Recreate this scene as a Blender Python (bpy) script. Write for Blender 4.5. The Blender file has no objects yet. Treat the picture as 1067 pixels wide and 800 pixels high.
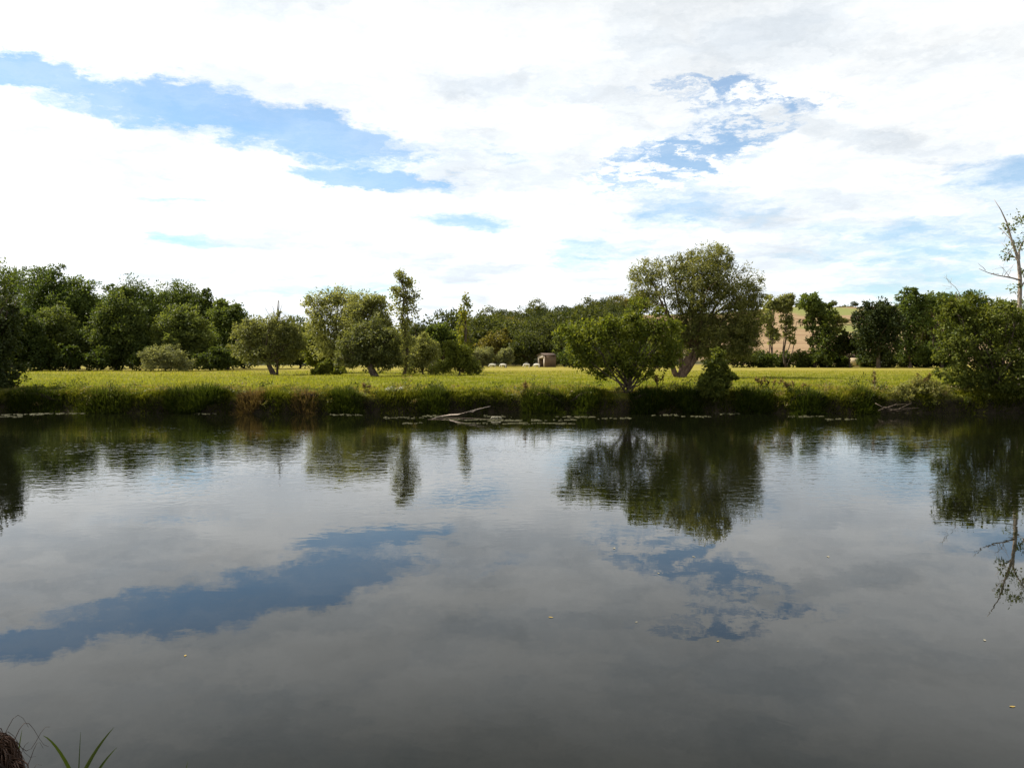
import bpy, math, random
import numpy as np
from mathutils import Vector

# ------------------------------------------------------------------ camera, sky, sun, exposure
scene = bpy.context.scene
col = scene.collection
R = math.radians
FPX, CX, CY, CAMZ, TILT = 837.0, 533.5, 400.0, 2.7, R(1.71)

cam_d = bpy.data.cameras.new('camera')
cam_d.sensor_fit = 'HORIZONTAL'; cam_d.sensor_width = 36.0
cam_d.lens = FPX / 1067 * 36.0
cam_d.clip_start = 0.05; cam_d.clip_end = 6000
cam = bpy.data.objects.new('camera', cam_d); col.objects.link(cam)
cam.location = (0, 0, CAMZ); cam.rotation_euler = (R(90) - TILT, 0, 0)
scene.camera = cam

SUN_EL, SUN_AZ = 50.0, -68.0          # degrees; azimuth from +Y, negative = towards -X
sd = Vector((math.sin(R(SUN_AZ)) * math.cos(R(SUN_EL)), math.cos(R(SUN_AZ)) * math.cos(R(SUN_EL)), math.sin(R(SUN_EL))))
sun_d = bpy.data.lights.new('sun', 'SUN'); sun_d.energy = 5.0; sun_d.angle = R(0.55); sun_d.color = (1.0, 0.93, 0.82)
sun = bpy.data.objects.new('sun', sun_d); col.objects.link(sun)
sun.rotation_euler = (-sd).to_track_quat('-Z', 'Y').to_euler(); sun.location = (-60, 40, 80)

scene.view_settings.view_transform = 'Standard'
scene.view_settings.look = 'None'
scene.view_settings.gamma = 1.0
scene.view_settings.use_curve_mapping = False
scene.view_settings.exposure = 0.85
try:
    scene.cycles.max_bounces = 8; scene.cycles.transmission_bounces = 4; scene.cycles.transparent_max_bounces = 4
    scene.cycles.sample_clamp_indirect = 6.0
except Exception:
    pass

def ray(px, py):
    u = (px - CX) / FPX; v = (CY - py) / FPX
    return u, math.cos(TILT) + v * math.sin(TILT), -math.sin(TILT) + v * math.cos(TILT)

def at(px, py, Y):
    "the point of the place that stands Y metres ahead of the camera and shows at px, py of the photograph"
    a, b, c = ray(px, py)
    s = Y / b
    return np.array((a * s, Y, CAMZ + c * s))

class NT:
    "small helper for node trees"
    def __init__(s, tree): s.t = tree; s.n = tree.nodes; s.l = tree.links
    def node(s, typ, **kw):
        n = s.n.new(typ)
        for k, v in kw.items(): setattr(n, k, v)
        return n
    def link(s, a, b): s.l.new(a, b)
    def put(s, sock, v):
        if isinstance(v, bpy.types.NodeSocket): s.link(v, sock)
        else: sock.default_value = v
    def math(s, op, a, b=0.0, c=0.0, clamp=False):
        n = s.node('ShaderNodeMath', operation=op, use_clamp=clamp)
        s.put(n.inputs[0], a); s.put(n.inputs[1], b)
        if len(n.inputs) > 2: s.put(n.inputs[2], c)
        return n.outputs[0]
    def vmath(s, op, a, b=None, scale=None):
        n = s.node('ShaderNodeVectorMath', operation=op)
        s.put(n.inputs[0], a)
        if b is not None: s.put(n.inputs[1], b)
        if scale is not None: s.put(n.inputs['Scale'], scale)
        return n.outputs['Value'] if op in ('LENGTH', 'DOT_PRODUCT', 'DISTANCE') else n.outputs['Vector']
    def noise(s, vec, scale, detail=2.0, rough=0.5, color=False, dist=0.0):
        n = s.node('ShaderNodeTexNoise')
        if vec is not None: s.put(n.inputs['Vector'], vec)
        n.inputs['Scale'].default_value = scale; n.inputs['Detail'].default_value = detail
        n.inputs['Roughness'].default_value = rough; n.inputs['Distortion'].default_value = dist
        return n.outputs['Color'] if color else n.outputs['Fac']
    def smooth(s, x, lo, hi, a=0.0, b=1.0):
        n = s.node('ShaderNodeMapRange', interpolation_type='SMOOTHSTEP')
        s.put(n.inputs[0], x); s.put(n.inputs[1], lo); s.put(n.inputs[2], hi); s.put(n.inputs[3], a); s.put(n.inputs[4], b)
        return n.outputs[0]
    def mix(s, f, a, b):
        n = s.node('ShaderNodeMix', data_type='RGBA')
        s.put(n.inputs[0], f); s.put(n.inputs[6], a if isinstance(a, bpy.types.NodeSocket) else (*a, 1)); s.put(n.inputs[7], b if isinstance(b, bpy.types.NodeSocket) else (*b, 1))
        return n.outputs[2]
    def mapping(s, vec, loc=(0, 0, 0), rot=(0, 0, 0), scale=(1, 1, 1), typ='POINT'):
        n = s.node('ShaderNodeMapping', vector_type=typ)
        s.put(n.inputs['Vector'], vec); n.inputs['Location'].default_value = loc
        n.inputs['Rotation'].default_value = rot; n.inputs['Scale'].default_value = scale
        return n.outputs[0]

world = bpy.data.worlds.new('World'); scene.world = world; world.use_nodes = True
SKY_K = 0.13          # flattens the cloud layer towards the horizon (a curved layer)
def build_world():
    T = NT(world.node_tree); T.n.clear()
    out = T.node('ShaderNodeOutputWorld'); bg = T.node('ShaderNodeBackground')
    T.link(bg.outputs[0], out.inputs[0])
    STR = 0.10
    bg.inputs['Strength'].default_value = STR
    sky = T.node('ShaderNodeTexSky', sky_type='NISHITA')
    sky.sun_disc = False; sky.sun_elevation = R(SUN_EL); sky.sun_rotation = R(SUN_AZ)
    sky.air_density = 1.0; sky.dust_density = 0.25; sky.ozone_density = 1.6
    tc = T.node('ShaderNodeTexCoord')
    d = T.vmath('NORMALIZE', tc.outputs['Generated'])
    sep = T.node('ShaderNodeSeparateXYZ'); T.link(d, sep.inputs[0])
    z = T.math('ADD', T.math('MAXIMUM', sep.outputs[2], 0.0), SKY_K)
    comb = T.node('ShaderNodeCombineXYZ')
    T.link(T.math('DIVIDE', sep.outputs[0], z), comb.inputs[0]); T.link(T.math('DIVIDE', sep.outputs[1], z), comb.inputs[1])
    p = comb.outputs[0]                                   # position on the cloud layer
    def P(px, py):
        a, b, c = ray(px, py); n = math.sqrt(a * a + b * b + c * c)
        a, b, c = a / n, b / n, c / n
        return np.array((a / (max(c, 0) + SKY_K), b / (max(c, 0) + SKY_K)))
    w1 = T.vmath('SCALE', T.vmath('SUBTRACT', T.noise(p, 2.2, 3, .55, color=True), (.5, .5, .5)), scale=0.26)
    w2 = T.vmath('SCALE', T.vmath('SUBTRACT', T.noise(p, 7.0, 6, .68, color=True), (.5, .5, .5)), scale=0.34)
    pw = T.vmath('ADD', p, T.vmath('ADD', w1, w2))
    def gap(A, B, half, end=0.16):
        "an opening in the clouds from A to B, half the width given on the cloud layer"
        a, b = P(*A), P(*B); m = (a + b) / 2; dlt = b - a; L = np.linalg.norm(dlt) / 2
        e = T.mapping(pw, (m[0], m[1], 0), (0, 0, math.atan2(dlt[1], dlt[0])), (L + end, half, 1), 'TEXTURE')
        s2 = T.node('ShaderNodeSeparateXYZ'); T.link(e, s2.inputs[0])
        c2 = T.node('ShaderNodeCombineXYZ'); T.link(s2.outputs[0], c2.inputs[0]); T.link(s2.outputs[1], c2.inputs[1])
        return T.math('SUBTRACT', 1.0, T.vmath('LENGTH', c2.outputs[0]))
    def union(gs, k=1.0):
        m = gs[0]
        for g in gs[1:]: m = T.math('MAXIMUM', m, g)
        return T.math('MULTIPLY', T.smooth(m, -0.45, 0.85), k)
    big = union([gap((-60, 62), (110, 98), .12), gap((60, 92), (270, 130), .17), gap((200, 122), (415, 163), .20), gap((330, 180), (440, 192), .12), gap((-250, 40), (-60, 66), .16)])
    small = union([gap((640, 190), (800, 130), .22), gap((690, 95), (840, 105), .12)])
    veil = union([gap((640, 235), (800, 215), .35), gap((810, 262), (1180, 268), 1.1), gap((860, 300), (1100, 296), .9), gap((560, 262), (650, 270), .4), gap((960, 190), (1150, 170), .22), gap((440, 226), (520, 236), .14),
                  gap((90, 245), (220, 250), .22), gap((150, 203), (215, 206), .07), gap((500, 160), (520, 165), .06), gap((230, 298), (470, 306), .5)])
    fb = T.noise(pw, 2.6, 8, .62)
    puff = T.noise(pw, 10.0, 4, .56)
    dens = T.math('ADD', 0.80, T.math('MULTIPLY', T.math('SUBTRACT', fb, .5), 1.0))
    dens = T.math('SUBTRACT', dens, T.math('MULTIPLY', big, T.math('ADD', 1.25, T.math('MULTIPLY', T.math('SUBTRACT', puff, .5), 2.2))))
    dens = T.math('SUBTRACT', dens, T.math('MULTIPLY', small, T.smooth(puff, .38, .66, .98, 0.08)))
    dens = T.math('SUBTRACT', dens, T.math('MULTIPLY', veil, T.math('ADD', .62, T.math('MULTIPLY', T.math('SUBTRACT', fb, .5), -.9))))
    alpha = T.math('ADD', T.math('MULTIPLY', T.smooth(dens, -.12, 0.66), .86), T.smooth(T.noise(pw, 4.0, 5, .6), .25, .75, .10, .28), clamp=True)
    # cloud brightness: forward scattering towards the sun, soft grey undersides
    cs = T.vmath('DOT_PRODUCT', d, tuple(sd))
    glow = T.math('POWER', T.math('MAXIMUM', T.math('MULTIPLY', T.math('ADD', cs, 1.0), .5), 0.0), 3.0)
    grey = T.noise(T.mapping(pw, scale=(1.0, 1.5, 1)), 1.35, 6, .58)
    lum = T.math('ADD', T.math('ADD', T.smooth(grey, .30, .62, .84, 1.10), T.math('MULTIPLY', T.math('SUBTRACT', T.noise(pw, 3.6, 7, .64), .5), .54)), T.math('MULTIPLY', glow, .46))
    cc = T.mix(T.smooth(grey, .3, .6), (.85, .925, 1.0), (.965, .99, 1.0))
    lum = T.math('MULTIPLY', lum, T.math('MULTIPLY', T.smooth(sep.outputs[2], .10, .36, 1.16, .98), T.smooth(sep.outputs[2], .36, .50, 1.0, .58)))      # cloud bases overhead are darker than the sunlit bank lower down
    cloud = T.vmath('SCALE', cc, scale=T.math('MULTIPLY', lum, 0.50 / STR))
    skyc = T.vmath('MULTIPLY', sky.outputs[0], (.68, .83, .88))
    T.link(T.mix(alpha, skyc, cloud), bg.inputs['Color'])
build_world()

# ------------------------------------------------------------------ helpers
def sock(n, *names):
    for k in names:
        if k in n.inputs: return n.inputs[k]

def new_mat(name):
    m = bpy.data.materials.new(name); m.use_nodes = True
    T = NT(m.node_tree); T.n.clear()
    out = T.node('ShaderNodeOutputMaterial')
    return m, T, out

def leaf_mat(name, dark, light, dry=None, transl=0.46, tcol=1.35, spec=.14):
    m, T, out = new_mat(name)
    at_ = T.node('ShaderNodeAttribute', attribute_name='tint')
    oi = T.node('ShaderNodeObjectInfo')
    f = T.math('ADD', at_.outputs['Fac'], T.math('MULTIPLY', T.math('SUBTRACT', oi.outputs['Random'], .5), .45), clamp=True)
    dark = tuple(v * k for v, k in zip(dark, (1.25, 1.25, 1.1))); light = tuple(v * k for v, k in zip(light, (1.38, 1.34, 1.2)))
    c = T.mix(f, dark, light)
    if dry is not None:
        c = T.mix(T.smooth(f, .84, .97), c, dry)
    b = T.node('ShaderNodeBsdfPrincipled'); T.link(c, b.inputs['Base Color'])
    b.inputs['Roughness'].default_value = .55; sock(b, 'Specular IOR Level', 'Specular').default_value = spec
    tr = T.node('ShaderNodeBsdfTranslucent')
    T.link(T.vmath('MULTIPLY', c, (tcol * 1.15, tcol * 1.1, tcol * .55)), tr.inputs['Color'])
    mx = T.node('ShaderNodeMixShader'); mx.inputs[0].default_value = transl
    T.link(b.outputs[0], mx.inputs[1]); T.link(tr.outputs[0], mx.inputs[2]); T.link(mx.outputs[0], out.inputs[0])
    return m

def bark_mat(name, a, b, scale=6.0):
    m, T, out = new_mat(name)
    tc = T.node('ShaderNodeTexCoord')
    v = T.mapping(tc.outputs['Object'], scale=(1, 1, .22))
    n = T.noise(v, scale * 2, 6, .65); n2 = T.noise(tc.outputs['Object'], scale * .3, 3, .5)
    c = T.mix(T.smooth(T.math('ADD', T.math('MULTIPLY', n, .7), T.math('MULTIPLY', n2, .3)), .36, .64), a, b)
    p = T.node('ShaderNodeBsdfPrincipled'); T.link(c, p.inputs['Base Color']); p.inputs['Roughness'].default_value = .9
    sock(p, 'Specular IOR Level', 'Specular').default_value = .15
    bp = T.node('ShaderNodeBump'); bp.inputs['Strength'].default_value = .6; bp.inputs['Distance'].default_value = .04
    T.link(n, bp.inputs['Height']); T.link(bp.outputs[0], p.inputs['Normal'])
    T.link(p.outputs[0], out.inputs[0])
    return m

def plain_mat(name, a, b, scale=8.0, rough=.8, stretch=(1, 1, 1), spec=.2, bump=.0):
    m, T, out = new_mat(name)
    tc = T.node('ShaderNodeTexCoord')
    n = T.noise(T.mapping(tc.outputs['Object'], scale=stretch), scale, 5, .6)
    p = T.node('ShaderNodeBsdfPrincipled'); T.link(T.mix(T.smooth(n, .3, .7), a, b), p.inputs['Base Color'])
    p.inputs['Roughness'].default_value = rough; sock(p, 'Specular IOR Level', 'Specular').default_value = spec
    if bump:
        bp = T.node('ShaderNodeBump'); bp.inputs['Strength'].default_value = bump; bp.inputs['Distance'].default_value = .02
        T.link(n, bp.inputs['Height']); T.link(bp.outputs[0], p.inputs['Normal'])
    T.link(p.outputs[0], out.inputs[0])
    return m

def raw_mesh(name, V, F, mat, tint=None, smooth=False):
    "V (n,3); F a list of (m,k) index arrays"
    me = bpy.data.meshes.new(name)
    F = [np.asarray(f, dtype=np.int32) for f in (F if isinstance(F, list) else [F]) if len(f)]
    V = np.asarray(V, dtype=np.float32)
    me.vertices.add(len(V)); me.vertices.foreach_set('co', V.ravel())
    loops = np.concatenate([f.ravel() for f in F]); cnt = np.concatenate([np.full(len(f), f.shape[1], np.int32) for f in F])
    start = np.concatenate(([0], np.cumsum(cnt)[:-1])).astype(np.int32)
    me.loops.add(len(loops)); me.loops.foreach_set('vertex_index', loops)
    me.polygons.add(len(cnt)); me.polygons.foreach_set('loop_start', start)
    try: me.polygons.foreach_set('loop_total', cnt)
    except Exception: pass
    if smooth: me.polygons.foreach_set('use_smooth', np.ones(len(cnt), dtype=bool))
    if tint is not None:
        a = me.attributes.new('tint', 'FLOAT', 'POINT'); a.data.foreach_set('value', np.asarray(tint, dtype=np.float32))
    me.update(calc_edges=True); me.validate()
    if mat is not None: me.materials.append(mat)
    return me

def link(name, me, parent=None, loc=None):
    o = bpy.data.objects.new(name, me); col.objects.link(o)
    if loc is not None: o.location = loc
    if parent is not None: o.parent = parent
    return o

def tag(o, label=None, cat=None, group=None, kind=None):
    if label: o['label'] = label
    if cat: o['category'] = cat
    if group: o['group'] = group
    if kind: o['kind'] = kind
    return o

def thing(name, label, cat, loc, group=None):
    return tag(link(name, None, None, loc), label, cat, group)

class Geo:
    "collects tubes, boxes and sheets into one mesh"
    def __init__(s): s.V = []; s.Q = []; s.T = []; s.n = 0
    def add(s, V, Q=None, Tr=None):
        V = np.asarray(V, float)
        if Q is not None and len(Q): s.Q.append(np.asarray(Q, int) + s.n)
        if Tr is not None and len(Tr): s.T.append(np.asarray(Tr, int) + s.n)
        s.V.append(V); s.n += len(V)
    def tube(s, pts, rad, sides=7, cap=True):
        pts = np.asarray(pts, float); n = len(pts); rad = np.broadcast_to(np.asarray(rad, float), (n,))
        tan = np.gradient(pts, axis=0); tan /= np.linalg.norm(tan, axis=1, keepdims=True) + 1e-9
        ref = np.array((1., 0, 0)) if abs(tan[:, 0]).mean() < .8 else np.array((0, 1., 0))
        u = np.cross(tan, ref); u /= np.linalg.norm(u, axis=1, keepdims=True) + 1e-9
        w = np.cross(tan, u)
        a = np.linspace(0, 2 * np.pi, sides, endpoint=False)
        V = pts[:, None] + rad[:, None, None] * (np.cos(a)[None, :, None] * u[:, None] + np.sin(a)[None, :, None] * w[:, None])
        i = np.arange(n - 1)[:, None] * sides; j = np.arange(sides)[None]; k = (j + 1) % sides
        Q = np.stack((i + j, i + k, i + sides + k, i + sides + j), -1).reshape(-1, 4)
        V = V.reshape(-1, 3); Tr = []
        if cap:
            V = np.vstack((V, pts[-1:], pts[:1])); c1 = n * sides; c0 = c1 + 1
            Tr = [((n - 1) * sides + jj, (n - 1) * sides + (jj + 1) % sides, c1) for jj in range(sides)] + [((jj + 1) % sides, jj, c0) for jj in range(sides)]
        s.add(V, Q, Tr)
    def box(s, lo, hi, M=None):
        (a, b, c), (d, e, f) = lo, hi
        V = np.array([(a, b, c), (d, b, c), (d, e, c), (a, e, c), (a, b, f), (d, b, f), (d, e, f), (a, e, f)], float)
        if M is not None: V = V @ np.asarray(M).T
        s.add(V, [(0, 3, 2, 1), (4, 5, 6, 7), (0, 1, 5, 4), (1, 2, 6, 5), (2, 3, 7, 6), (3, 0, 4, 7)])
    def mesh(s, name, mat, smooth=False):
        F = []
        if s.Q: F.append(np.concatenate(s.Q))
        if s.T: F.append(np.concatenate(s.T))
        return raw_mesh(name, np.concatenate(s.V), F, mat, smooth=smooth)

def bend(a, b, n, rng, wob=.08, sag=0.0):
    a, b = np.asarray(a, float), np.asarray(b, float)
    t = np.linspace(0, 1, n)[:, None]; L = np.linalg.norm(b - a)
    off = rng.normal(0, wob * L, (2, 3))
    return a + (b - a) * t + off[0] * np.sin(np.pi * t) + off[1] * np.sin(2 * np.pi * t) * .5 - np.array((0, 0, sag * L)) * np.sin(np.pi * t)

# ------------------------------------------------------------------ ground
def sstep(x, a, b):
    t = np.clip((x - a) / (b - a), 0, 1); return t * t * (3 - 2 * t)

def bank_line(x):
    return 40.8 + .35 * np.sin(x * .23 + 1) + .22 * np.sin(x * .71) + .12 * np.sin(x * 1.9 + 2)

RX = np.array([-1600, -260, -110, -40, 0, 30, 52, 100, 150, 250, 400, 1600.]); RH = np.array([6, 6.0, 6, 7.0, 12.0, 15.0, 21.5, 25, 25.4, 24, 22, 18.])
def ground(x, y):
    x = np.asarray(x, float); y = np.asarray(y, float)
    t = y - bank_line(x)
    far = np.interp(t, [-60, -6, -3, 0, .12, .32, .75, 3.0, 9.0, 110, 3000], [-1.9, -1.9, -1.1, -.10, .34, .80, .98, 1.10, 1.22, 1.38, 1.38])
    far = far + np.where(t > .3, .05 * np.sin(x * .9 + y * .4) * np.clip(t, 0, 1) + .03 * np.sin(x * 2.3 - y * 1.1), 0) * np.clip(1 - (y - 60) / 60, .25, 1)
    tn = y + .15 * np.sin(x * .8) + .08 * np.sin(x * 2.7)
    near = np.interp(tn, [-3000, 1.9, 2.7, 3.3, 3.9, 4.6, 9], [1.12, 1.1, .98, .62, .08, -.4, -1.9])
    z = np.where(y < 20, near, far)
    hill = np.interp(x, RX, RH) * sstep(y, 168, 385) + sstep(y, 180, 380) * (1.1 * np.sin(x * .043 + y * .02) + .6 * np.sin(x * .11 - y * .05))
    return z + hill

xs = np.concatenate((-np.geomspace(1600, 62, 30), np.arange(-60, 60.01, .6), np.geomspace(62, 1600, 30)))
ys = np.concatenate((-np.geomspace(400, 4, 10), np.arange(-3, 1.8, .6), np.arange(1.8, 6, .2), np.arange(6.5, 38, 1.5), np.arange(38.4, 41.4, .09), np.arange(41.4, 43.3, .2), np.arange(43.5, 60, .7),
                     np.arange(61, 150, 2.5), np.arange(152, 400, 4), np.geomspace(405, 3000, 24)))
GX, GY = np.meshgrid(xs, ys); GZ = ground(GX, GY)
nx, ny = len(xs), len(ys)
ii = (np.arange(ny - 1)[:, None] * nx + np.arange(nx - 1)[None]).ravel()
def ground_mat():
    m, T, out = new_mat('ground')
    g = T.node('ShaderNodeNewGeometry'); pos = g.outputs['Position']
    s = T.node('ShaderNodeSeparateXYZ'); T.link(pos, s.inputs[0])
    X, Y, Z = s.outputs
    wob = T.math('MULTIPLY', T.math('SUBTRACT', T.noise(pos, .06, 4, .6), .5), 40.0)
    n1 = T.noise(T.mapping(pos, scale=(.35, 1, 1)), .09, 5, .62); n2 = T.noise(pos, 1.7, 6, .7); n3 = T.noise(T.mapping(pos, scale=(.12, 1.2, 1)), .55, 4, .6)
    green = T.mix(T.smooth(n2, .3, .72), (.078, .090, .010), (.180, .170, .022))
    gold = T.mix(T.smooth(n2, .3, .72), (.170, .145, .022), (.300, .240, .055))
    fy = T.math('ADD', T.smooth(Y, 50.0, 125.0, 0.0, .75), T.math('MULTIPLY', T.math('SUBTRACT', T.math('ADD', T.math('MULTIPLY', n1, .6), T.math('MULTIPLY', n3, .4)), .5), 1.9), clamp=True)
    meadow = T.mix(fy, green, gold)
    soil = T.mix(T.smooth(n2, .3, .7), (.012, .010, .006), (.035, .027, .016))
    c = T.mix(T.smooth(T.math('ADD', Z, T.math('MULTIPLY', T.math('SUBTRACT', n2, .5), .5)), .55, .95), soil, meadow)
    # ploughed and stubble fields on the far slope, forest floor under the wood
    stripe = T.noise(T.mapping(pos, rot=(0, 0, .5), scale=(.02, .35, .02)), 1.0, 5, .7)
    field = T.mix(T.smooth(stripe, .3, .7), (.165, .105, .060), (.275, .200, .112))
    field = T.mix(T.smooth(T.math('ADD', T.noise(pos, .012, 4, .6), T.smooth(Y, 300, 390, 0, .18)), .60, .66), field, (.15, .16, .05))
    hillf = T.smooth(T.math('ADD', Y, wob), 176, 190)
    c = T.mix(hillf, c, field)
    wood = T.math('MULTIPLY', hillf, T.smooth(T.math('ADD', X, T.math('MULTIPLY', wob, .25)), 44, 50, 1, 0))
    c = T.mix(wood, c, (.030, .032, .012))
    p = T.node('ShaderNodeBsdfPrincipled'); T.link(c, p.inputs['Base Color']); p.inputs['Roughness'].default_value = .95
    sock(p, 'Specular IOR Level', 'Specular').default_value = .1
    bp = T.node('ShaderNodeBump'); bp.inputs['Strength'].default_value = .7; bp.inputs['Distance'].default_value = .12
    T.link(T.noise(pos, 3.0, 6, .7), bp.inputs['Height']); T.link(bp.outputs[0], p.inputs['Normal'])
    T.link(p.outputs[0], out.inputs[0]); return m
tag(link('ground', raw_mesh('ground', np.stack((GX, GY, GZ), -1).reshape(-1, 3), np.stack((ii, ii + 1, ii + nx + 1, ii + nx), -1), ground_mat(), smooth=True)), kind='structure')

# river
def water_mat():
    m, T, out = new_mat('river_water')
    g = T.node('ShaderNodeNewGeometry'); pos = g.outputs['Position']
    s = T.node('ShaderNodeSeparateXYZ'); T.link(pos, s.inputs[0])
    patch = T.noise(T.mapping(pos, scale=(.35, 1, 1)), .16, 3, .55)
    ripple = T.noise(T.mapping(pos, scale=(.8, 1.1, 1)), 3.1, 2, .5, dist=1.0)
    swell = T.noise(T.mapping(pos, scale=(.45, 1, 1)), .75, 2, .5)
    calm = T.math('MULTIPLY', T.smooth(s.outputs[1], 10.5, 19.0, .05, 1.0), T.smooth(s.outputs[1], 33.0, 39.0, 1.0, .35))
    amp = T.math('MULTIPLY', calm, T.smooth(patch, .36, .62, .40, 1.0))
    h = T.math('ADD', T.math('MULTIPLY', T.math('MULTIPLY', ripple, amp), .0058), T.math('MULTIPLY', swell, .0012))
    bp = T.node('ShaderNodeBump'); bp.inputs['Strength'].default_value = 1.0; bp.inputs['Distance'].default_value = 1.0
    T.link(h, bp.inputs['Height'])
    p = T.node('ShaderNodeBsdfPrincipled')
    p.inputs['Base Color'].default_value = (.0035, .004, .002, 1); p.inputs['Roughness'].default_value = .0
    p.inputs['IOR'].default_value = 1.345; sock(p, 'Specular IOR Level', 'Specular').default_value = .5
    T.link(bp.outputs[0], p.inputs['Normal']); T.link(p.outputs[0], out.inputs[0]); return m
wx = np.linspace(-700, 700, 60); wy = np.linspace(2.6, 41.5, 12)
WX, WY = np.meshgrid(wx, wy); k = (np.arange(11)[:, None] * 60 + np.arange(59)[None]).ravel()
tag(link('river_water', raw_mesh('river_water', np.stack((WX, WY, WX * 0), -1).reshape(-1, 3), np.stack((k, k + 1, k + 61, k + 60), -1), water_mat())), kind='structure')

# ------------------------------------------------------------------ foliage
M = dict(
    wood=leaf_mat('dark_wood_leaves', (.022, .036, .010), (.060, .078, .018)),
    poplar=leaf_mat('poplar_leaves', (.030, .050, .013), (.085, .110, .028)),
    olive=leaf_mat('olive_leaves', (.034, .052, .014), (.104, .124, .036)),
    willow=leaf_mat('willow_leaves', (.062, .072, .026), (.205, .205, .074), (.22, .19, .07)),
    silver=leaf_mat('silver_willow_leaves', (.075, .085, .045), (.19, .20, .11)),
    fresh=leaf_mat('fresh_leaves', (.045, .064, .010), (.140, .155, .022), (.23, .19, .03), transl=.45),
    hill=leaf_mat('hill_leaves', (.035, .044, .013), (.090, .098, .026)),
    hill_dark=leaf_mat('dark_hill_leaves', (.020, .029, .010), (.055, .064, .017)),
    hill_olive=leaf_mat('olive_hill_leaves', (.060, .060, .017), (.130, .116, .030)),
    autumn=leaf_mat('rusty_leaves', (.090, .055, .022), (.17, .10, .045)),
    bank=leaf_mat('bank_shrub_leaves', (.028, .043, .009), (.112, .128, .025), transl=.4),
    airy=leaf_mat('airy_leaves', (.070, .080, .030), (.215, .228, .095)),
    willow_dark=leaf_mat('shaded_willow_leaves', (.046, .056, .021), (.135, .146, .056)),
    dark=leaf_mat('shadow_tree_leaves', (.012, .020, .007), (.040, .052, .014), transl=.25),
)
BARK = bark_mat('grey_brown_bark', (.045, .034, .024), (.13, .10, .075))
BARK_RED = bark_mat('rosy_willow_bark', (.045, .030, .023), (.17, .115, .085))
BARK_PALE = bark_mat('pale_dead_bark', (.19, .155, .125), (.46, .385, .32))

def leaf_mesh(name, P, A, L, W, tint, mat, rng, N0=None):
    "one small folded leaf at each point P with axis A, length L, width W"
    n = len(P)
    A = A / (np.linalg.norm(A, axis=1, keepdims=True) + 1e-9)
    r = rng.normal(size=(n, 3)) * (1 if N0 is None else .42) + (0 if N0 is None else N0); S = np.cross(A, r); S /= np.linalg.norm(S, axis=1, keepdims=True) + 1e-9
    N = np.cross(S, A)
    L = L[:, None]; W = W[:, None]
    mid = P + A * L * .45 + N * L * .06
    V = np.stack((P, mid + S * W * .5, P + A * L - N * L * .05, mid - S * W * .5), 1).reshape(-1, 3)
    return raw_mesh(name, V, np.arange(4 * n).reshape(-1, 4), mat, np.repeat(tint, 4))

def lump(d, rng_seed):
    r = np.random.default_rng(rng_seed)
    out = np.zeros(len(d))
    for _ in range(7):
        k = r.normal(size=3) * 3.2; out += np.sin(d @ k + r.uniform(0, 6.28))
    return out / 7

def crown_points(lobes, n, rng, clump_n=26, clump_r=.24, shell=2.4, droop=0.0, flat=.75):
    "leaf points in clumps spread through the volume of the lobes; lobes = (cx,cy,cz,rx,ry,rz,weight)"
    lob = np.array(lobes, float)
    w = lob[:, 6] * (lob[:, 3] * lob[:, 4] * lob[:, 5]) ** (2 / 3); w /= w.sum()
    nc = max(4, n // clump_n)
    k = rng.choice(len(lob), nc, p=w)
    d = rng.normal(size=(nc, 3)); d /= np.linalg.norm(d, axis=1, keepdims=True)
    rr = rng.random(nc) ** (1 / shell) * (1 + .30 * lump(d * 1.0 + k[:, None], int(rng.integers(1 << 30))))
    C = lob[k, :3] + d * rr[:, None] * lob[k, 3:6]
    size = lob[k, 3:6].mean(1) * clump_r * rng.uniform(.6, 1.5, nc)
    ct = rng.random(nc)
    q = rng.integers(0, nc, n)
    e = rng.normal(size=(n, 3)); e /= np.linalg.norm(e, axis=1, keepdims=True)
    rad = rng.random(n) ** .5
    P = C[q] + e * (rad * size[q])[:, None] * np.array((1, 1, flat))
    A = e * .7 + rng.normal(size=(n, 3)) * .6 + np.array((0, 0, -droop)) + d[q] * .35
    tint = np.clip(.5 + (ct[q] - .5) * .55 + rng.normal(0, .17, n), 0, 1)
    N0 = e * .55 + d[q] * .55 + np.array((0, 0, .30))
    return P, A, tint, C, N0

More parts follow.
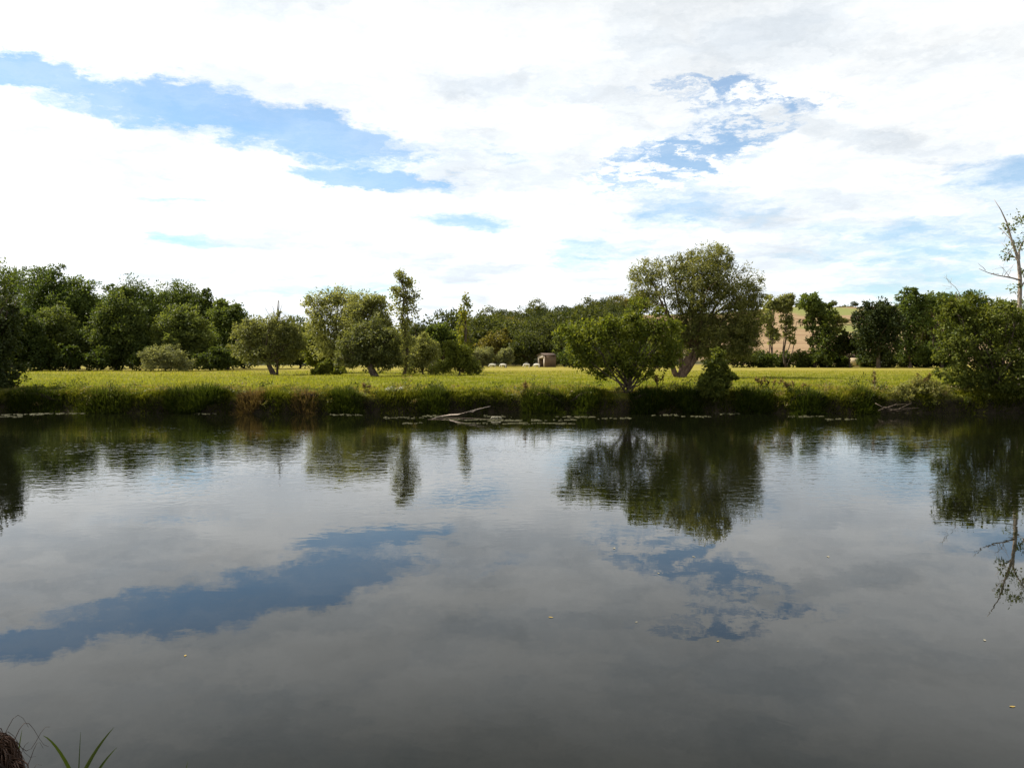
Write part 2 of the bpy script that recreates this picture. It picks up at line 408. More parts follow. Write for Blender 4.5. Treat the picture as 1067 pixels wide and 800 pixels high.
def make_tree(name, label, cat, base, lobes, mat, n, leaf=(.16, .09), trunk_r=.2, fork=None, bark=None, rng=None, group=None,
              clump_n=26, clump_r=.24, shell=2.4, droop=0.0, twigs=14, stems=None, parts=('trunk', 'crown'), flat=.75):
    "base: world point; lobes in world metres"
    rng = rng or np.random.default_rng(abs(hash(label)) % 100000)
    base = np.asarray(base, float)
    root = thing(name, label, cat, tuple(base), group)
    lob = [(l[0] - base[0], l[1] - base[1], l[2] - base[2], *l[3:]) for l in lobes]
    P, A, tint, C, N0 = crown_points(lob, n, rng, clump_n, clump_r, shell, droop, flat)
    L = rng.uniform(.7, 1.3, n) * leaf[0]; W = rng.uniform(.7, 1.2, n) * leaf[1]
    link(parts[1], leaf_mesh(name + '_' + parts[1], P, A, L, W, tint, mat, rng, N0), root)
    g = Geo(); bark = bark or BARK
    la = np.array(lob)
    if fork is None:
        f = np.array((la[:, 0].mean() * .5, la[:, 1].mean() * .5, max(.25, (la[:, 2] - la[:, 5]).min() * .7 + .3)))
    else: f = np.asarray(fork, float) - base
    pts = bend((0, 0, -.25), f, 7, rng, .03)
    g.tube(pts, np.linspace(1.25, .75, 7) * trunk_r, 9)
    for s in (stems or []):
        g.tube(bend((rng.normal(0, .12), rng.normal(0, .12), -.2), np.asarray(s, float) - base, 7, rng, .05), np.linspace(.7, .3, 7) * trunk_r, 7)
    for l in lob[:24]:
        c = np.array(l[:3]) + np.array((0, 0, l[5] * .35))
        g.tube(bend(f, c, 7, rng, .06), np.linspace(.42, .08, 7) * trunk_r, 6)
    for c in C[rng.choice(len(C), min(twigs, len(C)), replace=False)]:
        l = la[np.argmin(np.linalg.norm(la[:, :3] - c, axis=1))]
        a = f + (l[:3] - f) * rng.uniform(.3, .9)
        g.tube(bend(a, c, 5, rng, .07), np.linspace(.17, .05, 5) * trunk_r, 5)
    link(parts[0], g.mesh(name + '_' + parts[0], bark, True), root)
    return root

def px_lobes(Y, L, seed=0, deep=.9, sat=2):
    "lobes given in the photograph's pixels at a real distance Y -> metres"
    r = np.random.default_rng(seed + 7); out = []
    for l in L:
        w = l[4] if len(l) > 4 else 1.0
        rx, rz = l[2] * Y / FPX, l[3] * Y / FPX
        ry = deep * (rx + rz) / 2
        y = Y + r.uniform(-.35, .35) * ry + (l[5] if len(l) > 5 else 0)
        c = at(l[0], l[1], y)
        out.append((c[0], c[1], c[2], rx, ry, rz, w))
        for _ in range(sat):                              # smaller boughs standing out of each bough
            d = r.normal(size=3); d[2] = abs(d[2]) * .9 - .15; d /= np.linalg.norm(d); k = r.uniform(.22, .42)
            out.append((c[0] + d[0] * rx * .95, c[1] + d[1] * ry * .95, c[2] + d[2] * rz * .95, rx * k, ry * k, rz * k * r.uniform(.7, 1.3), w * r.uniform(.6, 1.1)))
    return out

def foot(px, Y):
    x = at(px, 400, Y)[0]
    return np.array((x, Y, float(ground(x, Y))))

_seed = [100]
def ptree(name, label, cat, Y, bpx, L, mat, n, fork=None, **kw):
    _seed[0] += 1
    f = at(*fork, Y) if fork else None
    if kw.get('stems'): kw['stems'] = [at(a, b, Y) for a, b in kw['stems']]
    sat = kw.pop('sat', 2)
    return make_tree(name, label, cat, foot(bpx, Y), px_lobes(Y, L, _seed[0], sat=sat), M[mat], n, fork=f, rng=np.random.default_rng(_seed[0]), **kw)

FAR = dict(leaf=(.33, .22), clump_n=34, clump_r=.24, shell=2.0)
# the wood behind the meadow on the left
LW = 'trees of the wood beyond the meadow'
ptree('poplar_tree', 'tall dark leafy tree at the wood corner, cut by the photo edge', 'tree', 122, 8, [(0, 300, 34, 26), (12, 335, 32, 40), (-28, 325, 30, 40)], 'poplar', 25025, sat=1, group=LW, trunk_r=.35, **FAR)
ptree('poplar_tree', 'tallest dark poplar of the wood, second from the photo edge', 'tree', 118, 48, [(45, 298, 26, 24), (60, 325, 30, 34), (38, 345, 30, 35)], 'poplar', 27300, sat=1, group=LW, trunk_r=.35, **FAR)
ptree('poplar_tree', 'dark poplar whose thin outer sprays end the tallest clump of the wood', 'tree', 120, 82, [(80, 308, 20, 22), (88, 335, 20, 30), (74, 350, 24, 30)], 'poplar', 21612, sat=1, group=LW, trunk_r=.3, **FAR)
ptree('poplar_tree', 'dark round topped tree behind the olive tree with ivy trunk', 'tree', 130, 138, [(138, 313, 26, 22), (128, 345, 26, 32), (155, 345, 26, 34)], 'poplar', 23887, sat=1, group=LW, trunk_r=.3, **FAR)
ptree('poplar_tree', 'dark tree peeping over the domed brownish willow', 'tree', 132, 183, [(183, 312, 24, 18), (196, 330, 22, 26), (180, 355, 26, 26)], 'poplar', 21612, sat=1, group=LW, trunk_r=.3, **FAR)
ptree('poplar_tree', 'dark tree stepping down behind the end of the wood', 'tree', 128, 214, [(212, 322, 12, 18), (216, 350, 16, 30)], 'wood', 13650, sat=1, group=LW, trunk_r=.25, **FAR)
ptree('poplar_tree', 'dark tree bridging the dip between the two poplar clumps', 'tree', 134, 106, [(104, 326, 16, 18), (112, 345, 18, 24), (98, 356, 18, 22)], 'poplar', 13000, sat=1, group=LW, trunk_r=.3, **FAR)
ptree('poplar_tree', 'dark tree top between the round topped tree and the brownish willow', 'tree', 136, 162, [(161, 316, 17, 16), (164, 338, 18, 24), (158, 356, 20, 20)], 'poplar', 13000, sat=1, group=LW, trunk_r=.3, **FAR)
ptree('broadleaf_tree', 'low olive tree with a rusty side before the tallest poplars', 'tree', 106, 55, [(58, 340, 20, 22), (48, 362, 24, 22), (78, 362, 18, 22)], 'olive', 18200, sat=1, group=LW, **FAR)
ptree('broadleaf_tree', 'deep green bushy tree filling the shaded corner of the meadow', 'tree', 100, 24, [(20, 345, 24, 26), (5, 365, 26, 22), (38, 368, 20, 18)], 'wood', 20475, sat=1, group=LW, **FAR)
ptree('broadleaf_tree', 'broad yellowish green tree with lit trunk at the edge of the meadow', 'tree', 104, 120, [(125, 327, 22, 24), (112, 350, 20, 28), (138, 352, 18, 30), (122, 370, 22, 14)], 'olive', 25025, sat=1, group=LW, trunk_r=.3, **FAR)
ptree('willow_tree', 'domed brownish willow behind the pale round bush', 'willow', 106, 188, [(190, 338, 24, 20), (176, 355, 22, 24), (206, 356, 18, 26), (190, 370, 26, 14)], 'olive', 23887, sat=1, group=LW, **FAR)
ptree('broadleaf_tree', 'green tree with two blunt tops between the brownish willow and the leaning willow', 'tree', 112, 237, [(232, 332, 15, 18), (243, 335, 14, 20), (236, 362, 22, 22)], 'poplar', 20475, sat=1, group=LW, **FAR)
ptree('broadleaf_tree', 'shaded tree directly behind the leaning willow with the dead mast', 'tree', 128, 312, [(310, 348, 18, 16), (300, 366, 28, 16), (330, 366, 22, 18)], 'wood', 18200, sat=1, group=LW, **FAR)
ptree('broadleaf_tree', 'dark undergrowth tree filling the gap under the blunt topped tree', 'tree', 122, 258, [(255, 360, 24, 22), (270, 350, 20, 20), (225, 372, 26, 12)], 'wood', 18200, sat=1, group=LW, **FAR)
for px, w, lab in ((100, 16, 'dark shrub at the meadow edge below the rusty olive tree'), (150, 14, 'dark shrub at the foot of the broad yellowish tree'),
                   (222, 18, 'dark shrub at the meadow edge beside the pale round bush'), (72, 18, 'dark shrub in the shaded corner below the tallest poplar')):
    ptree('shrub', lab, 'shrub', 101, px, [(px, 376, w, 9), (px + 6, 371, w * .7, 10)], 'wood', 3200, group='dark shrubs along the wood edge', trunk_r=.08, parts=('stem', 'foliage'), twigs=5, **FAR)
ptree('willow_shrub', 'pale silvery round bush standing alone before the wood', 'shrub', 97, 172, [(170, 374, 20, 13), (160, 375, 13, 12), (190, 380, 13, 8), (176, 367, 13, 9)], 'silver', 8000,
      leaf=(.30, .10), clump_r=.28, trunk_r=.1, parts=('stem', 'foliage'))

# meadow trees
ptree('willow_tree', 'leaning brownish willow with a bare dead mast above its dome', 'willow', 77, 286, [(276, 350, 24, 20), (258, 348, 15, 16), (298, 354, 18, 20), (286, 337, 20, 11), (306, 344, 10, 9, .7), (268, 369, 24, 11), (298, 370, 16, 9), (248, 362, 10, 10, .7), (262, 336, 9, 6, .6), (312, 358, 8, 9, .6)], 'willow_dark', 15000,
      fork=(279, 376), leaf=(.28, .10), trunk_r=.24, droop=.5, shell=1.6, clump_r=.30, clump_n=20)
dm = thing('dead_mast', 'bare dead pole rising out of the leaning willow dome', 'dead branch', tuple(foot(289, 77.3)))
g = Geo(); b0 = np.array(dm.location); rng = np.random.default_rng(5)
g.tube(bend((0, 0, -.2), at(290, 313, 77.3) - b0, 8, rng, .008), np.linspace(.12, .05, 8), 6)
link('pole', g.mesh('dead_mast_pole', BARK, True), dm)
g = Geo()
for a, b in (((290, 330), (296, 316)), ((289.5, 335), (283, 318)), ((289, 338), (276, 320)), ((290, 325), (291, 313))):
    g.tube(bend(at(*a, 77.3) - b0, at(*b, 77.3) - b0, 5, rng, .05), np.linspace(.035, .012, 5), 5)
link('twigs', g.mesh('dead_mast_twigs', BARK, True), dm)

ptree('broadleaf_tree', 'tall airy light green tree behind the dark round willow', 'tree', 88, 352, [(338, 316, 18, 16), (354, 311, 17, 13), (334, 340, 17, 22), (362, 336, 22, 26), (348, 366, 26, 17), (326, 330, 9, 9, .7), (374, 352, 16, 20, 1.0), (368, 330, 12, 14, .8)], 'airy', 17000,
      leaf=(.26, .14), trunk_r=.22, clump_r=.30, clump_n=18, shell=1.6)
ptree('broadleaf_tree', 'airy bluish topped tree just left of the slender poplar', 'tree', 86, 386, [(380, 316, 17, 14), (393, 322, 13, 14), (396, 340, 16, 18), (374, 336, 18, 20), (402, 352, 12, 18), (368, 322, 10, 9, .7)], 'airy', 13000,
      leaf=(.26, .13), trunk_r=.2, clump_r=.30, clump_n=18, shell=1.6)
ptree('willow_tree', 'dark round willow on a leaning trunk beside the slender poplar', 'willow', 71, 392, [(386, 352, 22, 17), (400, 358, 17, 20), (368, 362, 16, 18), (376, 372, 26, 12), (402, 374, 18, 11), (390, 340, 12, 9, .8), (358, 374, 12, 8, .7)], 'willow_dark', 17000,
      fork=(384, 377), leaf=(.28, .10), trunk_r=.30, droop=.5)
ptree('poplar_tree', 'slender upright poplar towering over the meadow willows', 'poplar', 76, 420, [(418, 288, 6, 8), (426, 294, 8, 8), (415, 305, 9, 9), (428, 311, 9, 9), (421, 322, 12, 10, .7), (410, 322, 7, 5, .6), (432, 326, 6, 6, .6), (421, 340, 10, 9, 1.2), (423, 357, 8, 10, 1.3), (421, 376, 9, 10, 1.4)], 'airy', 4200,
      fork=(421, 312), leaf=(.22, .16), trunk_r=.13, clump_r=.42, clump_n=7, shell=1.6, twigs=60)
ptree('broadleaf_tree', 'yellow green shrub tree at the foot of the airy light tree', 'shrub', 92, 327, [(327, 360, 14, 14), (333, 372, 14, 10)], 'fresh', 4500, leaf=(.3, .2), trunk_r=.12)
ptree('shrub', 'low dark rounded shrub in the meadow under the airy light tree', 'shrub', 75, 345, [(338, 383, 9, 6), (350, 386, 9, 5), (344, 380, 6, 5, .7), (330, 388, 6, 3)], 'bank', 4200, leaf=(.22, .14), trunk_r=.06, parts=('stem', 'foliage'))
ptree('shrub', 'rounded grey green shrub between the slender poplar and the dark bushes', 'shrub', 79, 442, [(439, 362, 11, 14), (448, 370, 12, 14), (432, 376, 11, 11), (452, 384, 12, 7), (426, 384, 8, 6)], 'airy', 9000, leaf=(.24, .10), shell=1.6, clump_n=18, trunk_r=.1, parts=('stem', 'foliage'))
ptree('shrub', 'spreading dark green bush at the end of the meadow shrubs', 'shrub', 75, 478, [(476, 374, 12, 11), (490, 382, 11, 8), (462, 382, 14, 7), (470, 364, 8, 10), (484, 368, 7, 8, .7), (498, 386, 6, 4, .6)], 'bank', 10000, leaf=(.22, .11), shell=1.5, clump_n=18, trunk_r=.1, parts=('stem', 'foliage'))
ptree('shrub', 'taller green bush behind the spreading dark bush', 'shrub', 90, 462, [(462, 358, 15, 18), (452, 352, 10, 12), (474, 362, 12, 14)], 'poplar', 7500, leaf=(.32, .18), trunk_r=.12, parts=('stem', 'foliage'))
ptree('poplar_tree', 'thin wispy poplar rising above the dark meadow bushes', 'poplar', 86, 482, [(486, 314, 5, 7), (484, 330, 6, 12), (481, 350, 6, 10), (484, 365, 7, 10)], 'fresh', 1500,
      fork=(484, 325), leaf=(.26, .18), trunk_r=.13, clump_r=.45, clump_n=14, twigs=16)
ptree('pollard_willow', 'larger pale round willow bush near the white sheep', 'willow', 142, 503, [(503, 371, 11, 10), (497, 374, 7, 7), (510, 372, 6, 8)], 'silver', 5500, leaf=(.40, .14), trunk_r=.2)
ptree('pollard_willow', 'smaller pale ball shaped willow bush beside the white sheep', 'willow', 142, 527, [(527, 372, 8.5, 8.5), (527, 370, 7, 7)], 'silver', 4200, leaf=(.40, .14), trunk_r=.2)

# the big willow and the bank trees
ptree('willow_tree', 'great domed willow with a thin see-through side and stout leaning trunk', 'willow', 66, 709,
      [(688, 296, 33, 31, .6), (672, 290, 18, 20, .6), (736, 286, 29, 32), (722, 312, 24, 30, .8), (764, 312, 28, 40), (775, 335, 20, 30), (755, 350, 36, 24), (768, 364, 22, 12, .8), (738, 368, 20, 9, .6), (722, 345, 30, 28), (702, 350, 26, 24, .8), (786, 306, 11, 18, .7), (750, 268, 14, 14, .8), (718, 272, 12, 12, .7), (778, 350, 16, 18, .8), (705, 275, 12, 12, .5)],
      'willow', 60000, fork=(722, 362), leaf=(.23, .08), trunk_r=.36, bark=BARK_RED, droop=.35, clump_r=.2, clump_n=30, twigs=70, sat=0, stems=[(735, 330), (690, 330), (705, 340)])
ptree('riverside_tree', 'low spreading yellow green tree rooted on the grassy riverbank', 'tree', 42.2, 654,
      [(614, 350, 28, 18), (600, 362, 14, 16), (632, 346, 18, 14), (660, 348, 18, 22), (592, 344, 9, 7, .6), (706, 340, 10, 9, .6), (684, 342, 20, 18), (698, 358, 20, 22), (645, 374, 36, 13), (612, 376, 18, 10, .9), (655, 386, 30, 8, .8), (698, 374, 18, 10, .9), (626, 390, 12, 5, .5), (666, 318, 12, 9, .5), (660, 332, 14, 10, .8), (690, 378, 22, 9, .8), (632, 388, 18, 6, .5), (680, 392, 12, 6, .4), (660, 390, 10, 8, .5), (638, 336, 12, 10, .5)],
      'fresh', 15500, fork=(655, 405), leaf=(.17, .095), trunk_r=.085, clump_r=.21, clump_n=12, shell=1.5, twigs=70, stems=[(625, 365), (680, 365), (645, 360), (668, 355)])
ptree('sapling', 'young leafy sapling with a narrow top on the bank below the great willow', 'sapling', 41.3, 742,
      [(747, 370, 6, 8), (750, 380, 9, 7), (741, 385, 8, 6), (748, 390, 12, 7), (745, 398, 15, 8), (735, 402, 9, 6), (757, 393, 10, 5), (746, 408, 16, 9)], 'bank', 8500, leaf=(.15, .09), shell=1.5, trunk_r=.05, clump_r=.26, clump_n=14, parts=('stem', 'foliage'), twigs=12)
ptree('bank_bush', 'large leafy bush hanging over the water around the half dead tree', 'bush', 42.0, 1056,
      [(1004, 328, 22, 20), (1030, 335, 26, 22), (1058, 345, 26, 24), (998, 360, 22, 24), (1028, 372, 34, 26), (1062, 385, 34, 28), (1006, 394, 26, 18), (1040, 408, 36, 17), (1006, 414, 24, 10, .8), (1092, 350, 40, 46), (1100, 400, 44, 32), (994, 332, 16, 14, .6), (985, 318, 10, 9, .4), (982, 350, 10, 8, .5), (984, 372, 12, 9, .6), (988, 406, 12, 8, .6), (1015, 312, 10, 7, .5), (1040, 316, 9, 6, .5)],
      'bank', 32000, leaf=(.18, .10), trunk_r=.16, clump_r=.18, clump_n=15, shell=1.6, twigs=70, parts=('stem', 'foliage'))
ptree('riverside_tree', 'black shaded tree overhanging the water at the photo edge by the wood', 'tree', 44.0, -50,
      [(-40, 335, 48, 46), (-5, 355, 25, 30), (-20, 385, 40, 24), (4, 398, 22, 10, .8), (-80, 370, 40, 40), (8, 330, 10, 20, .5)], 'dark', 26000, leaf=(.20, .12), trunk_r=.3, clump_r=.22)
ptree('bank_bush', 'pale weedy bush on the bank before the large overhanging bush', 'bush', 41.6, 955,
      [(955, 406, 20, 9), (940, 412, 16, 8), (972, 408, 18, 10), (960, 398, 12, 6, .5)], 'willow', 6000, leaf=(.15, .05), trunk_r=.04, clump_r=.26, clump_n=18, parts=('stem', 'foliage'))

# half dead tree
Y = 43.0; base = foot(1064, Y)
hd = thing('dead_tree', 'half dead tree with bare pale trunk rising above the bank bush', 'tree', tuple(base)); rng = np.random.default_rng(11)
g = Geo()
tr = np.array([at(1064, 432, Y), at(1063, 380, Y), at(1062, 330, Y), at(1063, 292, Y + .1), at(1061, 270, Y), at(1054, 250, Y), at(1049, 232, Y), at(1043, 219, Y), at(1036, 208, Y)]) - base
g.tube(tr, [.16, .14, .125, .10, .08, .058, .04, .024, .010], 8)
for a, b, r, n in (((1063, 292), (1020, 280), .05, 6), ((1061, 272), (1046, 262), .05, 5), ((1062, 350), (1000, 353), .055, 7), ((1062, 340), (1042, 322), .05, 5), ((1062, 270), (1080, 232), .06, 6),
                   ((1063, 300), (1085, 275), .05, 6), ((1054, 250), (1042, 237), .025, 4), ((1055, 290), (1044, 278), .02, 4), ((1010, 330), (995, 305), .03, 5), ((1000, 314), (984, 287), .02, 5), ((1062, 360), (1030, 318), .06, 6)):
    A, B = at(*a, Y) - base, at(*b, Y + rng.uniform(-.6, .6)) - base
    g.tube(bend(A, B, n, rng, .05), np.linspace(r, r * .25, n), 6)
    for _ in range(6):
        t = rng.uniform(.3, .97); q = A + (B - A) * t
        g.tube(bend(q, q + rng.normal(0, .28, 3) + (0, 0, .15), 4, rng, .05), np.linspace(r * .3, .006, 4), 5)
link('trunk', g.mesh('dead_tree_trunk', BARK_PALE, True), hd)
lo = px_lobes(Y, [(1050, 238, 8, 7), (1062, 228, 10, 6), (1058, 255, 8, 9), (1050, 268, 7, 5), (1056, 300, 6, 8), (1046, 318, 10, 8), (1036, 322, 8, 6), (1080, 240, 14, 16), (1068, 285, 6, 8), (1042, 262, 5, 4, .5)], 3)
lo = [(a - base[0], b - base[1], c - base[2], *r) for a, b, c, *r in lo]
Pn, A, ti, C, N0 = crown_points(lo, 1000, rng, 7, .5, 1.5)
link('crown', leaf_mesh('dead_tree_crown', Pn, A, rng.uniform(.10, .22, 1000), rng.uniform(.05, .10, 1000), ti, M['olive'], rng), hd)

# tree line on the far side, right
RW = 'trees of the line beyond the meadow below the fields'
FR = dict(leaf=(.44, .28), clump_n=22, clump_r=.30)
ptree('aspen_tree', 'see-through aspen on thin bare stems nearest the great willow', 'aspen', 142, 803, [(802, 318, 8, 9, .6), (800, 335, 8, 10, .4), (806, 350, 8, 8, .4)], 'airy', 2600, group=RW, trunk_r=.14, fork=(803, 345), stems=[(797, 325), (808, 330)], **FR)
ptree('aspen_tree', 'pale leafed aspen on several thin bare stems against the brown field', 'aspen', 142, 819, [(817, 318, 10, 9, .8), (822, 312, 6, 6), (818, 334, 9, 8, .3), (824, 350, 9, 8, .3)], 'airy', 3400, group=RW, trunk_r=.14, fork=(819, 340), stems=[(812, 322), (825, 325), (830, 335)], **FR)
ptree('aspen_tree', 'taller aspen with a full green top beside the thin stemmed ones', 'aspen', 140, 849, [(845, 316, 12, 10), (852, 325, 10, 12), (842, 338, 9, 8, .4), (848, 352, 9, 10, .5)], 'poplar', 4200, group=RW, trunk_r=.16, fork=(847, 345), stems=[(840, 325), (855, 325)], **FR)
ptree('broadleaf_tree', 'dark narrow tree leaning on the taller aspen', 'tree', 138, 862, [(862, 330, 7, 12), (861, 350, 10, 16), (858, 370, 12, 10)], 'wood', 4500, group=RW, trunk_r=.15, **FR)
ptree('broadleaf_tree', 'low rusty green tree before the brown field', 'tree', 138, 885, [(882, 355, 10, 9), (892, 361, 12, 9), (876, 364, 11, 8)], 'hill_dark', 4200, group=RW, trunk_r=.15, **FR)
ptree('broadleaf_tree', 'grey green tree top seen behind the rusty green tree', 'tree', 165, 872, [(870, 331, 8, 6), (873, 342, 7, 9, .7)], 'hill', 1500, group=RW, trunk_r=.15, **FR)
ptree('broadleaf_tree', 'big round dark tree, darkest of the far line', 'tree', 132, 915, [(912, 324, 15, 13), (922, 338, 17, 18), (902, 340, 14, 18), (915, 360, 24, 14), (928, 330, 8, 10)], 'dark', 12000, group=RW, trunk_r=.3, fork=(916, 366), **FR)
ptree('broadleaf_tree', 'tall light topped tree right of the big round dark tree', 'tree', 138, 948, [(950, 314, 15, 12), (945, 335, 14, 16), (958, 330, 12, 18), (948, 362, 16, 14)], 'poplar', 8000, group=RW, trunk_r=.25, **FR)
ptree('broadleaf_tree', 'tall bright tree with gaps in its crown near the bank bush', 'tree', 140, 982, [(978, 314, 16, 11), (992, 322, 14, 14), (976, 340, 12, 12, .6), (990, 352, 14, 16, .7), (970, 368, 14, 10)], 'poplar', 8000, group=RW, trunk_r=.25, stems=[(975, 330), (990, 335)], **FR)
ptree('broadleaf_tree', 'leafy green tree filling the gap between the two tall light topped trees', 'tree', 146, 965, [(966, 322, 12, 14), (964, 345, 14, 16), (972, 360, 14, 14)], 'hill', 6000, group=RW, trunk_r=.2, **FR)
ptree('broadleaf_tree', 'bright tree peeping over the large overhanging bush', 'tree', 142, 1020, [(1015, 318, 18, 14), (1030, 335, 20, 20), (1005, 345, 14, 18)], 'poplar', 7000, group=RW, trunk_r=.25, **FR)
ptree('broadleaf_tree', 'tree cut by the photo edge behind the half dead tree', 'tree', 142, 1062, [(1060, 330, 24, 16), (1075, 350, 26, 26), (1048, 355, 16, 18)], 'poplar', 7000, group=RW, trunk_r=.25, **FR)
hl = ['dark hedge bush under the edge of the great willow', 'dark hedge bush at the foot of the see-through aspen', 'dark hedge bush among the thin aspen stems', 'dark hedge bush at the foot of the taller aspen',
      'dark hedge bush under the dark narrow tree', 'dark hedge bush under the rusty green tree', 'dark hedge bush beside the cream building', 'dark hedge bush at the foot of the big round tree',
      'dark hedge bush under the tall light topped tree', 'dark hedge bush under the bright gappy tree', 'dark hedge bush beside the overhanging bank bush', 'dark hedge bush just right of the great willow trunk', 'dark hedge bush seen between riverside tree and willow trunk', 'dark hedge bush right of the brown shed', 'dark hedge bush behind the spreading riverside tree']
for lab, px, w, h in zip(hl, (765, 790, 812, 836, 856, 874, 902, 918, 942, 964, 988, 742, 676, 598, 630), (15, 14, 13, 13, 10, 10, 9, 14, 14, 13, 13, 14, 14, 14, 18), (13, 11, 10, 10, 10, 8, 9, 8, 9, 10, 9, 14, 14, 14, 16)):
    ptree('hedge_bush', lab, 'bush', 140 + (px * 7 % 5), px, [(px, 383 - h * .8, w, h * .9), (px + w * .5, 383 - h * .6, w * .7, h * .7)], 'wood' if px % 3 else 'hill_dark', 2600, group='hedge bushes along the far meadow edge', trunk_r=.08, twigs=4,
          parts=('stem', 'foliage'), leaf=(.42, .26), clump_n=22, clump_r=.3)

# ------------------------------------------------------------------ the wood on the hill: individual trees, copies of a few
def proto_hill(mat, seed, h, w, name='hill_tree'):
    rng = np.random.default_rng(seed)
    lob = [(rng.normal(0, w * .12), rng.normal(0, w * .12), h * .62, w * .5, w * .5, h * .36, 1), (w * .2, 0, h * .5, w * .35, w * .35, h * .25, 1), (-w * .22, w * .1, h * .52, w * .35, w * .35, h * .25, 1)]
    r = make_tree(name, 'x', 'tree', (0, 0, 0), lob, M[mat], 4600, leaf=(.46, .32), trunk_r=.2, rng=rng, clump_n=40, clump_r=.27, twigs=6)
    return r
HG = 'trees of the wood covering the far hill'
protos = [(proto_hill('hill', 1, 8.5, 8.5), 'mid green rounded tree in the wood covering the far hill'),
          (proto_hill('hill_dark', 2, 9.0, 9.0), 'dark green rounded tree in the wood covering the far hill'),
          (proto_hill('hill_olive', 3, 8.0, 8.0), 'olive yellow tree in the wood covering the far hill'),
          (proto_hill('hill', 4, 10.0, 7.0), 'taller mid green tree in the wood covering the far hill'),
          (proto_hill('hill_dark', 6, 8.0, 10.0), 'broad dark spreading tree in the wood covering the far hill'),
          (proto_hill('autumn', 8, 5.5, 7.0), 'rusty brown thinning tree on the ridge of the far hill')]
used = set()
def copy_tree(i, x, y, s, rz, label=None):
    src, lab = protos[i]
    if i not in used: r = src; used.add(i)
    else:
        r = src.copy(); col.objects.link(r)
        for ch in list(src.children):
            c = ch.copy(); col.objects.link(c); c.parent = r
    r.location = (x, y, float(ground(x, y)) - .2); r.rotation_euler = (0, 0, rz); r.scale = (s, s, s * (.92 + .16 * ((x * 13.7) % 1)))
    tag(r, label or lab, 'tree', HG); return r
rng = np.random.default_rng(77); pts = []
tries = 0
while len(pts) < 150 and tries < 9000:
    tries += 1
    y = rng.uniform(172, 372); px = rng.uniform(405, 668)
    x = at(px, 400, y)[0]
    if x > 46 + rng.uniform(-4, 4) and y > 205: continue
    if any((x - a) ** 2 + (y - b) ** 2 < (8.6 + y * .010) ** 2 for a, b in pts): continue
    pts.append((x, y))
for x, y in pts:
    i = int(rng.choice(5, p=[.30, .24, .16, .14, .16]))
    if y > 270 and x / y < -.085: i = 5
    copy_tree(i, x, y, rng.uniform(1.0, 1.5) * (1.0 if x / y > -.07 else .72 if i != 5 else .9), rng.uniform(0, 6.28))
for px, y in ((428, 330), (434, 345), (441, 336), (447, 350), (454, 340), (437, 320), (449, 322)):
    copy_tree(5, at(px, 400, y)[0], y, rng.uniform(1.2, 1.6), px)
for i in range(6):
    if i not in used: copy_tree(i, -46 + i * 3, 352, .9, 1.0)
for i, (px, y, sc) in enumerate(((792, 300, .34), (801, 250, .30), (810, 340, .36), (822, 280, .3), (833, 350, .36), (843, 300, .28), (858, 330, .34), (868, 360, .4), (880, 290, .34), (890, 350, .38), (899, 320, .34), (940, 330, .4), (975, 300, .36))):
    r = copy_tree((0, 1, 2, 0)[i % 4], at(px, 400, y)[0], y, sc, px, 'low shrub growing on the tan field slope behind the aspens'); r['category'] = 'shrub'; r['group'] = 'shrubs scattered over the tan field slope'
# bigger trees at the foot of the hill
HF = 'larger trees at the foot of the far hill'
for lab, px, Y, L, m_, n in (
    ('dark rounded tree rising right behind the brown shed', 553, 158, [(552, 358, 18, 14), (545, 366, 16, 14), (566, 362, 12, 12)], 'hill_dark', 5200),
    ('olive tree rounded behind the two pale willow bushes', 515, 160, [(516, 356, 14, 11), (506, 364, 12, 12), (526, 366, 10, 12)], 'hill_olive', 4200),
    ('bright yellow green tree right of the brown shed', 588, 156, [(590, 356, 14, 15), (600, 366, 14, 14), (583, 370, 10, 10)], 'olive', 5200),
    ('dark tree at the hill foot behind the yellow green riverside tree', 620, 158, [(620, 352, 20, 16), (635, 362, 16, 16)], 'hill_dark', 5000),
    ('green tree at the hill foot behind the dark meadow bushes', 478, 150, [(478, 356, 16, 14), (466, 362, 14, 14), (490, 366, 10, 12)], 'hill', 4600),
    ('dark tree at the hill foot behind the slender poplar', 432, 150, [(432, 352, 16, 16), (418, 360, 16, 16), (446, 362, 14, 14)], 'hill_dark', 5000),
    ('dark tree at the hill foot behind the airy light tree', 392, 150, [(390, 352, 20, 18), (370, 360, 18, 18), (345, 362, 16, 16)], 'hill_dark', 6000)):
    ptree('hill_foot_tree', lab, 'tree', Y, px, L, m_, n, group=HF, trunk_r=.25, leaf=(.48, .32), clump_n=22, clump_r=.28)
# hedge along the ridge, a few lone trees
for lab, px, Y, w, h, m_ in (('low dark hedge tree on the ridge above the brown field by the aspens', 838, 385, 9, 3.2, 'hill_dark'), ('low dark hedge tree on the ridge behind the taller aspen', 856, 388, 8, 3.0, 'hill_dark'),
                             ('low hedge tree on the ridge just right of the great willow', 806, 386, 8, 3.0, 'hill'), ('small bare topped tree on the ridge left of the great willow', 641, 380, 3.2, 4.5, 'autumn'),
                             ('low hedge tree on the ridge behind the rusty green tree', 880, 390, 9, 2.4, 'hill')):
    b = foot(px, Y); pyb = CY - FPX * math.tan(math.atan((b[2] - CAMZ) / Y) + TILT)
    ptree('ridge_tree', lab, 'tree', Y, px, [(px, pyb - h * .7, w, h), (px + w * .6, pyb - h * .5, w * .6, h * .7)], m_, 900, group='low trees along the far ridge', trunk_r=.1, leaf=(.7, .5), clump_n=14, clump_r=.3, twigs=3)

